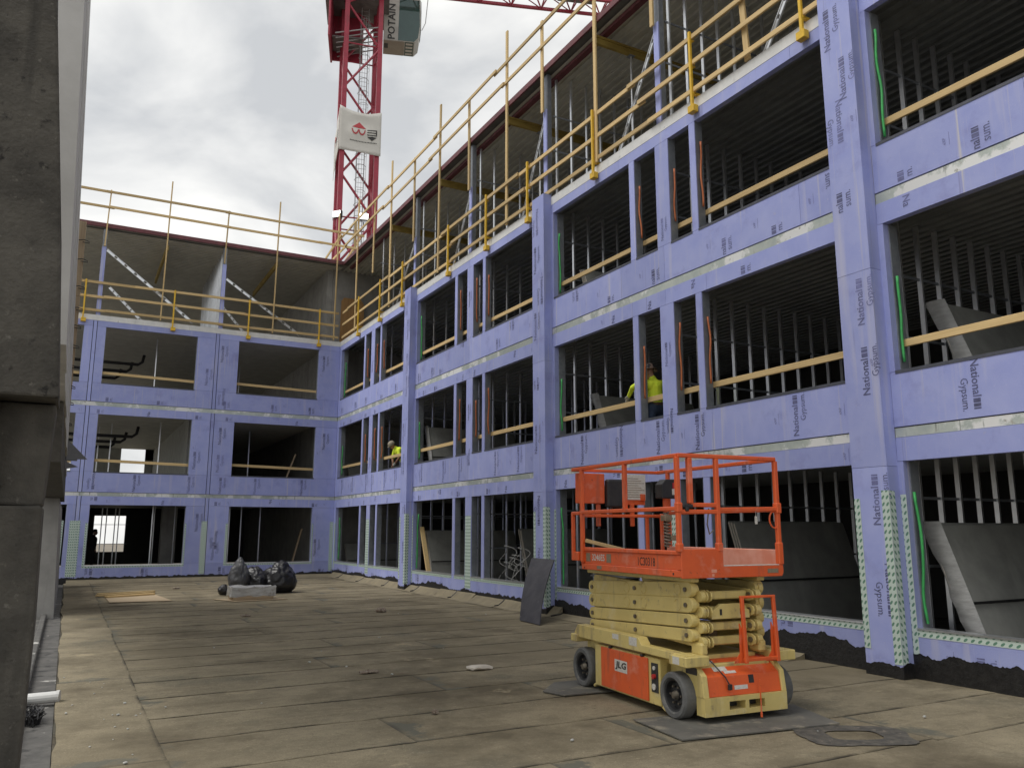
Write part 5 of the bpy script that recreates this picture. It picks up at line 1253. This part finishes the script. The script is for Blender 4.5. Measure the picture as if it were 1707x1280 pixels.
# slewing part, turned a little further
jang = math.atan2(-0.32072, 0.94717)-R(-10)                 # jib direction in the crane frame
jd = V((math.cos(jang), math.sin(jang), 0)); js = V((-jd.y, jd.x, 0))
def jp(a, b, z): return tuple(jd*a+js*b+V((0, 0, z)))
ZC = 35.25
pl = MB()
pl.ocbox(jp(-0.3, 0.4, ZC+2.9), jd*1.95, js*2.1, V((0, 0, 0.14)), 0.02); pl.build('slewing_platform', 'grate', crane, local=True)
pl = MB()
pl.ocbox(jp(-1.85, 0.0, ZC+1.2), jd*0.06, js*1.5, V((0, 0, 1.7)), 0.02); pl.ocbox(jp(-0.9, 1.55, ZC+1.3), jd*0.95, js*0.06, V((0, 0, 1.6)), 0.02)
pl.ocbox(jp(-0.3, -1.42, ZC+3.4), jd*2.0, js*0.08, V((0, 0, 0.5)), 0.02);
pl.build('slewing_frame', 'crane', crane, local=True)
pl = MB(); pl.ocbox(jp(-0.85, 0.6, ZC+0.3), jd*0.9, js*0.8, V((0, 0, 0.05)), 0.01); pl.build('walkway', 'grate', crane, local=True)
for i in range(6):
    pl = MB(); pl.tube(jp(-1.5, -1.2+0.5*i, ZC-0.15), jp(1.3, -0.9+0.45*i, ZC+0.75), 0.04, 6); pl.build('platform_strut', 'greymetal', crane, local=True)
# cab
ZK = ZC+1.0
def cabpt(a, b, z): return jp(1.33+a, 0.77+b, ZK+z)
prof = [(0.0, 0.0), (1.95, 0.0), (2.22, 0.30), (2.35, 1.2), (2.30, 3.0), (2.0, 3.3), (0.0, 3.3)]
mb = MB(); mb.prism(prof, lambda a, z, d: cabpt(a, d, z), -0.0, 1.6); cab = mb.build('cab', 'cabpanel', crane, local=True, bevel=0.03)
def cabq(pts, b=-0.012): m_ = MB(); m_.prism(pts, lambda a, z, d: cabpt(a, d, z), b, b+0.01); return m_
cabq([(0.92, 0.05), (1.93, 0.05), (2.16, 0.33), (2.27, 1.2), (2.22, 2.95), (0.96, 3.0)]).build('window', 'glass', cab, local=True)
def cabu(a0, a1, b0, b1, off=0.012): m_ = MB(); m_.prism([(a0, b0), (a1, b0), (a1, b1), (a0, b1)], lambda a, b, d: cabpt(a, b, -d), off-0.01, off); return m_
cabu(0.02, 1.30, 0.03, 1.57, 0.008).build('floor_panel', 'cabunder', cab, local=True)
cabu(1.36, 1.90, 0.05, 1.55).build('floor_window', 'glass', cab, local=True)
for i in range(4): cabu(1.42, 1.84, 0.15+0.36*i, 0.34+0.36*i, 0.016).build('floor_slat', 'banner', cab, local=True)
cabu(0.06, 0.30, 0.35, 0.85, 0.016).build('vent', 'black', cab, local=True)
mb = MB(); mb.prism([(0.1, 1.0), (1.5, 1.0), (1.5, 3.0), (0.1, 3.0)], lambda b, z, d: cabpt(2.26+d, b, z), 0.08, 0.10); mb.build('front_window', 'glass', cab, local=True)
mb = MB(); vs_, fs_ = text_mesh('POTAIN', 2.45, 0.42, 0.02); mb.add([cabpt(0.72-y_*1.1, -0.014, 0.10+x) for x, y_ in vs_], fs_); mb.build('lettering', 'logodark', cab, local=True)
mb = MB(); mb.path([cabpt(2.45, 0.0, 3.4), cabpt(2.75, -0.05, 3.1), cabpt(2.62, -0.05, 1.4), cabpt(2.40, 0.0, 0.9)], 0.025, 6); mb.build('handrail', 'greymetal', cab, local=True)
# tower top and jib
tt = MB()
for (x, y_) in legs: tt.tube((x*0.9, y_*0.9, Z1), (x*0.35, y_*0.35, Z1+8), 0.1, 8)
tt.build('tower_head', 'crane', crane, local=True)
jib = empty('jib'); jib.parent = crane
ZJ = 39.62
for b in (-0.75, 0.75): MB().bar(jp(1.2, b, ZJ), jp(46, b, ZJ), 0.18, 0.18, c=0.01).build('chord', 'crane', jib, local=True)
MB().bar(jp(1.2, 0, ZJ+1.7), jp(46, 0, ZJ+1.7), 0.18, 0.18, c=0.01).build('chord', 'crane', jib, local=True)
for i in range(22):
    a = 1.5+2*i
    mb = MB()
    for b in (-0.75, 0.75): mb.tube(jp(a, b, ZJ), jp(a+1, 0, ZJ+1.7), 0.05, 6); mb.tube(jp(a+1, 0, ZJ+1.7), jp(a+2, b, ZJ), 0.05, 6)
    mb.tube(jp(a, -0.75, ZJ), jp(a, 0.75, ZJ), 0.045, 6); mb.tube(jp(a, -0.75, ZJ), jp(a+2, 0.75, ZJ), 0.04, 6)
    mb.build('lattice', 'crane', jib, local=True)
MB().ocbox(jp(13.6, -0.3, ZJ+0.45), jd*1.2, js*0.35, V((0, 0, 0.3)), 0.05).build('trolley_winch', 'grate', jib, local=True)
MB().bar(jp(-1.2, -0.7, ZJ), jp(-14, -0.7, ZJ), 0.16, 0.16).build('counter_jib', 'crane', jib, local=True)
MB().bar(jp(-1.2, 0.7, ZJ), jp(-14, 0.7, ZJ), 0.16, 0.16).build('counter_jib', 'crane', jib, local=True)

# banner round the mast
ban = empty('mast_banner', (MX, MY, -4.2), R(-10))
def ban_pt(face, t, z):
    q = [(-S2-0.22, S2+0.1), (-S2-0.22, -S2-0.22), (S2+0.2, -S2-0.22)]
    a, b = V(q[face]), V(q[face+1]); p = a.lerp(b, t); 
    bulge = 0.10*mnoise.noise(V((t*3, z*1.2, face*5)))+0.05*math.sin(t*math.pi)
    nrm = V((-1, 0)) if face == 0 else V((0, -1)); p = p+nrm*(abs(bulge)*math.sin(math.pi*min(1, max(0, t)))+0.02); return p
def ban_z(face, t, v):
    top = (30.2-0.1*t) if face == 1 else (28.9+1.3*t); bot = (27.6-0.1*t) if face == 1 else (26.6+1.0*t)
    if face == 1: top += 0.18*abs(2*t-1)**1.5-0.25*math.sin(math.pi*t)*0.6; 
    return bot+(top-bot)*v
for face in (0, 1):
    mb = MB(); nu, nv = 16, 12; vs = []
    for i in range(nu+1):
        for j in range(nv+1):
            t = i/nu; z = ban_z(face, t, j/nv); p = ban_pt(face, t, z); vs.append((p.x, p.y, z))
    mb.add(vs, [(i*(nv+1)+j, (i+1)*(nv+1)+j, (i+1)*(nv+1)+j+1, i*(nv+1)+j+1) for i in range(nu) for j in range(nv)])
    o = mb.build('cloth', 'banner', ban, local=True, smooth=True)
    sm = o.modifiers.new('thick', 'SOLIDIFY'); sm.thickness = 0.012
    def bp(x, y_, face=face):                                  # logo coordinates: x 0..1 across, y 0..1 up
        z = ban_z(face, x, y_); p = ban_pt(face, x, z); nrm = V((-1, 0)) if face == 0 else V((0, -1)); p = p+nrm*0.02
        return (p.x, p.y, z)
    k = 1.0
    lr = MB(); lr.add([bp(0.30, 0.60), bp(0.46, 0.60), bp(0.63, 0.60), bp(0.47, 0.76)], [(0,1,3), (1,2,3)])
    for c_ in (0.375, 0.535):
        pts = [bp(c_+0.085*math.cos(t), 0.565-0.14*math.sin(t)) for t in np.linspace(0, math.pi, 12)]
        inn = [bp(c_+0.058*math.cos(t), 0.565-0.10*math.sin(t)) for t in np.linspace(0, math.pi, 12)]
        lr.add(pts+inn, [(i, i+1, 13+i, 12+i) for i in range(11)])
    lr.build('logo_mark', 'logored', o, local=True)
    dk = MB()
    for (a, b) in ((0.56, 0.585), (0.50, 0.525), (0.44, 0.465)): dk.add([bp(0.66, a), bp(0.90, a), bp(0.90, b), bp(0.66, b)], [(0,1,2,3)])
    dk.add([bp(0.66, 0.41), bp(0.78, 0.32), bp(0.90, 0.41), bp(0.78, 0.42)], [(0,1,2), (0,2,3)]); dk.add([bp(0.875, 0.47), bp(0.90, 0.47), bp(0.90, 0.57), bp(0.875, 0.57)], [(0,1,2,3)])
    for i in range(18): dk.add([bp(0.26+0.036*i, 0.262), bp(0.26+0.036*i+0.022, 0.262), bp(0.26+0.036*i+0.022, 0.285), bp(0.26+0.036*i, 0.285)], [(0,1,2,3)])
    dk.build('logo_print', 'logodark', o, local=True)
tag(ban, 'white cloth banner with a red and black logo wrapped round the crane mast', 'banner')
# floodlights on the mast
for i, (lx_, ly_, rz, lab) in enumerate(((-1.15, -1.15, 0.9, 'lit floodlight on the outer corner of the crane mast, above its base'), (0.35, -1.25, 0.0, 'lit floodlight on the face of the crane mast beside the ladder'))):
    c_ = Matrix.Rotation(R(-10), 3, 'Z') @ V((lx_, ly_, 0)); fl = empty('floodlight', (MX+c_.x, MY+c_.y, 19.45), -rz if i == 0 else R(-20))
    mb = MB(); mb.ocbox((0, 0.1, 0), V((0.5, 0, 0)), V((0, 0.16, 0)), V((0, 0, 0.36)), 0.06); mb.build('housing', 'black', fl, local=True)
    mb = MB(); mb.ocbox((0, -0.065, 0.02), V((0.42, 0, 0)), V((0, 0.006, 0)), V((0, 0, 0.28)), 0.004); mb.build('lens', 'lamp', fl, local=True)
    mb = MB(); mb.path([(-0.53, 0.1, 0.0), (-0.53, 0.1, -0.5), (0.53, 0.1, -0.5), (0.53, 0.1, 0.0)], 0.03, 6); mb.bar((0, 0.1, -0.5), (0, 0.25, -1.1), 0.08, 0.08); mb.build('yoke', 'black', fl, local=True)
    fl.scale = (0.6, 0.6, 0.6); tag(fl, lab, 'floodlight')

# ------------------------------------------------------------------ people
def capsule(mb, p, q, r1, r2, n=12):
    p, q = V(p), V(q); d = q-p; L_ = d.length
    if L_ < 1e-6: d = V((0, 0, 1)); L_ = 1e-6
    prof = [(max(1e-4, r1*math.sin(t)), -r1*math.cos(t)) for t in np.linspace(0, math.pi/2, 5)]+[(max(1e-4, r2*math.cos(t)), L_+r2*math.sin(t)) for t in np.linspace(0, math.pi/2, 5)]
    mb.lathe(prof, p, d, n)
def person(name, loc, rz, segs, label, slots, extra=None, voxel=0.011):
    """segs: (p, q, r1, r2, material) capsules fused into one continuous body"""
    mb = MB()
    for (p, q, r1, r2, m_) in segs: capsule(mb, p, q, r1, r2)
    me = bpy.data.meshes.new('tmp'); me.from_pydata(mb.v, [], mb.f)
    bm = bmesh.new(); bm.from_mesh(me); bmesh.ops.recalc_face_normals(bm, faces=bm.faces); bmesh.ops.holes_fill(bm, edges=bm.edges, sides=20); bm.to_mesh(me); bm.free()
    tmp = bpy.data.objects.new('tmp', me); COL.objects.link(tmp)
    rm = tmp.modifiers.new('r', 'REMESH'); rm.mode = 'VOXEL'; rm.voxel_size = voxel; rm.use_smooth_shade = True
    sm = tmp.modifiers.new('s', 'SMOOTH'); sm.iterations = 3; sm.factor = 0.5
    dg = bpy.context.evaluated_depsgraph_get(); body = bpy.data.meshes.new_from_object(tmp.evaluated_get(dg)); bpy.data.objects.remove(tmp)
    names = sorted(set(s[4] for s in segs)); body.materials.clear()
    for n_ in names: body.materials.append(M[n_])
    co = np.empty(len(body.polygons)*3); body.polygons.foreach_get('center', co); co = co.reshape(-1, 3)
    best = np.full(len(co), 1e9); idx = np.zeros(len(co), int)
    for (p, q, r1, r2, m_) in segs:
        p, q = np.array(p, float), np.array(q, float); d = q-p; t = np.clip(((co-p)@d)/max(d@d, 1e-9), 0, 1)
        dist = np.linalg.norm(co-(p+t[:, None]*d), axis=1)-(r1+(r2-r1)*t); b = dist < best; best[b] = dist[b]; idx[b] = names.index(m_)
    body.polygons.foreach_set('material_index', idx.astype('i')); body.polygons.foreach_set('use_smooth', [True]*len(body.polygons)); body.name = name
    root = empty(name, loc, rz); o = bpy.data.objects.new('body', body); COL.objects.link(o); o.parent = root
    if extra: extra(root)
    tag(root, label, 'person'); return root
def hand(segs, wrist, dirv, palm_n, mat, curl=0.4, side=1):
    w_, d = V(wrist), V(dirv).normalized(); n_ = V(palm_n).normalized(); s_ = d.cross(n_).normalized()*side
    pe = w_+d*0.085; segs.append((w_, pe, 0.028, 0.034, mat)); segs.append((w_+s_*0.018, pe+s_*0.024, 0.022, 0.018, mat)); segs.append((w_-s_*0.018, pe-s_*0.024, 0.022, 0.018, mat))
    for k, (off, ln) in enumerate(((-0.034, 0.062), (-0.012, 0.078), (0.011, 0.082), (0.033, 0.072))):
        a = pe+s_*off; b = a+(d*math.cos(curl)+n_*math.sin(curl))*ln*0.55; c_ = b+(d*math.cos(curl*2.4)+n_*math.sin(curl*2.4))*ln*0.5
        segs += [(a, b, 0.010, 0.009, mat), (b, c_, 0.009, 0.008, mat)]
    a = w_+d*0.025+s_*0.03; b = a+(d*0.6+s_*0.8).normalized()*0.045; segs += [(a, b, 0.013, 0.011, mat), (b, b+(d*0.85+n_*0.5).normalized()*0.035, 0.011, 0.009, mat)]
def head_segs(c, fwd, up, hairmat='skin'):
    c, f, u = V(c), V(fwd).normalized(), V(up).normalized(); s_ = f.cross(u)
    return [(c-u*0.015, c+u*0.045, 0.082, 0.085, 'skin'), (c+f*0.03-u*0.05, c+f*0.045-u*0.085, 0.055, 0.038, 'skin'), (c+f*0.088-u*0.005, c+f*0.106-u*0.028, 0.010, 0.014, 'skin'),
            (c+s_*0.082-u*0.02, c+s_*0.085+u*0.015, 0.013, 0.013, 'skin'), (c-s_*0.082-u*0.02, c-s_*0.085+u*0.015, 0.013, 0.013, 'skin'), (c+f*0.083-u*0.058-s_*0.018, c+f*0.083-u*0.058+s_*0.018, 0.012, 0.012, 'skin')]
def face_bits(root, c, f, u):
    c, f, u = V(c), V(f).normalized(), V(u).normalized(); s_ = f.cross(u)
    mb = MB()
    for sg in (-1, 1): mb.lathe([(1e-4, -0.010), (0.009, 0), (1e-4, 0.010)], c+f*0.078+s_*0.031*sg+u*0.008, s_, 8)
    mb.build('eyes', 'black', root, local=True)
# worker in a hard hat, seen through the narrow opening: faces +y (local frame: x into the building, y along the wall)
S = []
hip = V((0.02, 0.0, 0.92)); ch = V((0.02, 0.03, 1.30)); nk = V((0.0, 0.05, 1.47)); hd_c = V((-0.03, 0.11, 1.60))
for sg in (-1, 1):
    hj = hip+V((sg*0.09, 0, -0.02)); kn = V((sg*0.11+0.02, 0.06, 0.50)); an = V((sg*0.12+0.02, -0.02, 0.09))
    S += [(hj, kn, 0.092, 0.065, 'jeans'), (kn, an, 0.062, 0.048, 'jeans'), (an+V((0, -0.03, -0.045)), an+V((0, 0.14, -0.055)), 0.048, 0.042, 'boot')]
S += [(hip+V((-0.06, 0, 0)), hip+V((0.06, 0, 0)), 0.125, 0.125, 'jeans'), (hip+V((0, 0.01, 0.12)), ch, 0.135, 0.155, 'hivis'), (ch+V((-0.09, 0, 0.04)), ch+V((0.09, 0, 0.04)), 0.115, 0.115, 'hivis'), (ch+V((0, 0.01, 0.10)), nk, 0.09, 0.065, 'hivis'), (nk, hd_c, 0.055, 0.058, 'skin')]
shl, shr = V((-0.20, 0.04, 1.40)), V((0.21, 0.02, 1.40))
el = V((-0.24, 0.34, 1.33)); wr = V((-0.16, 0.56, 1.22))
S += [(shl, el, 0.068, 0.052, 'hivis'), (el, wr, 0.050, 0.040, 'hivis')]; hand(S, wr, (0.1, 0.75, -0.65), (0, -0.3, -1), 'glove', 0.6)
er = V((0.30, 0.06, 1.12)); wr2 = V((0.20, 0.26, 1.02)); S += [(shr, er, 0.068, 0.052, 'hivis'), (er, wr2, 0.05, 0.036, 'hivis')]; hand(S, wr2, (-0.2, 0.9, -0.3), (-1, 0, 0), 'glove', 0.5)
S += head_segs(hd_c, (-0.25, 1, -0.30), (0, 0.28, 1))
def hat(root):
    c = hd_c+V((0, 0, 0.035)); up = V((0, 0.22, 1)).normalized(); f_ = V((-0.2, 1, -0.25)).normalized()
    mb = MB(); mb.lathe([(0.155, -0.015), (0.158, -0.008), (0.118, 0.0), (0.116, 0.045), (0.095, 0.09), (0.055, 0.117), (1e-4, 0.124)], c, up, 24); mb.build('hard_hat', 'helmet', root, local=True, smooth=True)
    mb = MB(); mb.path([c+f_*0.116+up*0.02, c+f_*0.09+up*0.098, c+up*0.13, c-f_*0.09+up*0.098], 0.012, 6); mb.build('hat_ridge', 'helmet', root, local=True)
    face_bits(root, hd_c, (-0.25, 1, -0.30), (0, 0.28, 1))
    mb = MB(); mb.lathe([(0.145, -0.02), (0.15, -0.02), (0.15, 0.03), (0.145, 0.03)], hip+V((0, 0, 0.06)), (0, 0, 1), 20); mb.build('tool_belt', 'boot', root, local=True)
person('person', (9.20, 11.47, 2.955), 0.0, S, 'worker in dark hard hat and hi-vis yellow shirt standing at a narrow opening', 3, hat)

# bent worker kneeling behind the sill, working down over the edge (faces -x)
S = []
hip = V((0.40, 0.0, 0.84)); ch = V((0.13, 0.02, 1.26)); nk = V((0.02, 0.04, 1.38)); hd_c = V((-0.08, 0.09, 1.46))
for sg in (-1, 1):
    hj = hip+V((0, sg*0.10, -0.02)); kn = V((0.20+0.06*sg, sg*0.15, 0.47)); an = V((0.36+0.05*sg, sg*0.15, 0.10))
    S += [(hj, kn, 0.09, 0.066, 'darkcloth'), (kn, an, 0.062, 0.048, 'darkcloth'), (an+V((0.03, 0, -0.045)), an+V((-0.14, 0, -0.055)), 0.046, 0.041, 'boot')]
S += [(hip+V((0, -0.07, 0)), hip+V((0, 0.07, 0)), 0.125, 0.125, 'darkcloth'), (hip+V((-0.06, 0, 0.10)), ch, 0.135, 0.15, 'hivis'), (ch+V((0, -0.11, 0.02)), ch+V((0, 0.11, 0.02)), 0.115, 0.115, 'hivis'), (ch+V((-0.03, 0, 0.04)), nk, 0.09, 0.062, 'hivis'), (nk, hd_c, 0.053, 0.055, 'skin')]
sa, sb = V((0.06, 0.21, 1.30)), V((0.06, -0.20, 1.28))
ea, wa = V((0.02, 0.27, 1.03)), V((0.00, 0.18, 0.82)); S += [(sa, sa.lerp(ea, 0.75), 0.072, 0.066, 'hivis'), (ea, wa, 0.043, 0.032, 'skin'), (sa.lerp(ea, 0.7), ea, 0.05, 0.046, 'skin')]; hand(S, wa, (-0.15, -0.1, -1), (0.4, -0.8, 0), 'skin', 0.7)
eb, wb_ = V((0.06, -0.25, 1.04)), V((0.01, -0.03, 0.88)); S += [(sb, sb.lerp(eb, 0.75), 0.072, 0.066, 'hivis'), (eb, wb_, 0.043, 0.032, 'skin'), (sb.lerp(eb, 0.7), eb, 0.05, 0.046, 'skin')]; hand(S, wb_, (-0.4, 0.4, -0.8), (0.3, 0.8, 0), 'glove', 0.7, -1)
S += head_segs(hd_c, (-0.75, 0.1, -0.75), (-0.7, 0, 0.75))
def cap(root):
    up = V((-0.62, 0.02, 0.78)).normalized(); f_ = V((-0.78, 0.05, -0.62)).normalized()
    mb = MB(); mb.lathe([(0.118, -0.02), (0.12, 0.0), (0.116, 0.05), (0.092, 0.092), (0.05, 0.116), (1e-4, 0.122)], hd_c+up*0.03, up, 22); cpn = mb.build('cap', 'khakihat', root, local=True, smooth=True)
    s_ = f_.cross(up); mb = MB(); pts = [hd_c+up*0.025+f_*(0.10+0.075*math.sin(t))+s_*0.085*math.cos(t) for t in np.linspace(0, math.pi, 12)]; mb.add(pts+[p+up*0.008 for p in pts], [tuple(range(12)), tuple(range(23, 11, -1))]+[(i, i+1, 13+i, 12+i) for i in range(11)]); mb.build('peak', 'khakihat', cpn, local=True)
    face_bits(root, hd_c, (-0.75, 0.1, -0.75), (-0.7, 0, 0.75))
person('person', (9.16, 24.80, 2.955), 0.0, S, 'worker in khaki cap and hi-vis yellow shirt bent over a second-storey sill', 3, cap)

# someone standing in the dark of the short wing
S = []; hip = V((0, 0, 0.95)); ch = V((0, 0, 1.33)); nk = V((0, 0, 1.50)); hd_c = V((0.03, 0, 1.63))
for sg in (-1, 1):
    S += [(hip+V((0, sg*0.09, 0)), V((0.02, sg*0.10, 0.5)), 0.09, 0.064, 'darkcloth'), (V((0.02, sg*0.10, 0.5)), V((-0.02, sg*0.11, 0.09)), 0.06, 0.046, 'darkcloth'), (V((-0.05, sg*0.11, 0.045)), V((0.13, sg*0.12, 0.04)), 0.045, 0.04, 'boot')]
    sh, eo, wo = V((0, sg*0.20, 1.42)), V((-0.02, sg*0.25, 1.14)), V((0.08, sg*0.22, 0.93)); S += [(sh, eo, 0.06, 0.048, 'darkcloth'), (eo, wo, 0.045, 0.033, 'darkcloth')]; hand(S, wo, (0.2, 0, -1), (0.9, 0, 0.2), 'skin', 0.4, sg)
S += [(hip+V((0, -0.06, 0)), hip+V((0, 0.06, 0)), 0.12, 0.12, 'darkcloth'), (hip+V((0, 0, 0.1)), ch, 0.125, 0.145, 'darkcloth'), (ch+V((0, -0.09, 0.05)), ch+V((0, 0.09, 0.05)), 0.10, 0.10, 'darkcloth'), (nk-V((0, 0, 0.08)), nk, 0.07, 0.055, 'darkcloth'), (nk, hd_c, 0.053, 0.055, 'skin')]
S += head_segs(hd_c, (1, 0, 0), (0, 0, 1))
def hair(root):
    mb = MB(); mb.lathe([(0.092, 0.0), (0.097, 0.03), (0.085, 0.075), (0.05, 0.10), (1e-4, 0.108)], hd_c+V((-0.008, 0, 0.02)), (-0.1, 0, 1), 18); mb.build('hair', 'darkcloth', root, local=True, smooth=True); face_bits(root, hd_c, (1, 0, 0), (0, 0, 1))
person('person', (1.0, 38.2, -0.02), 0.0, S, 'dark silhouetted person standing inside the short wing against a bright opening', 3, hair, 0.014)
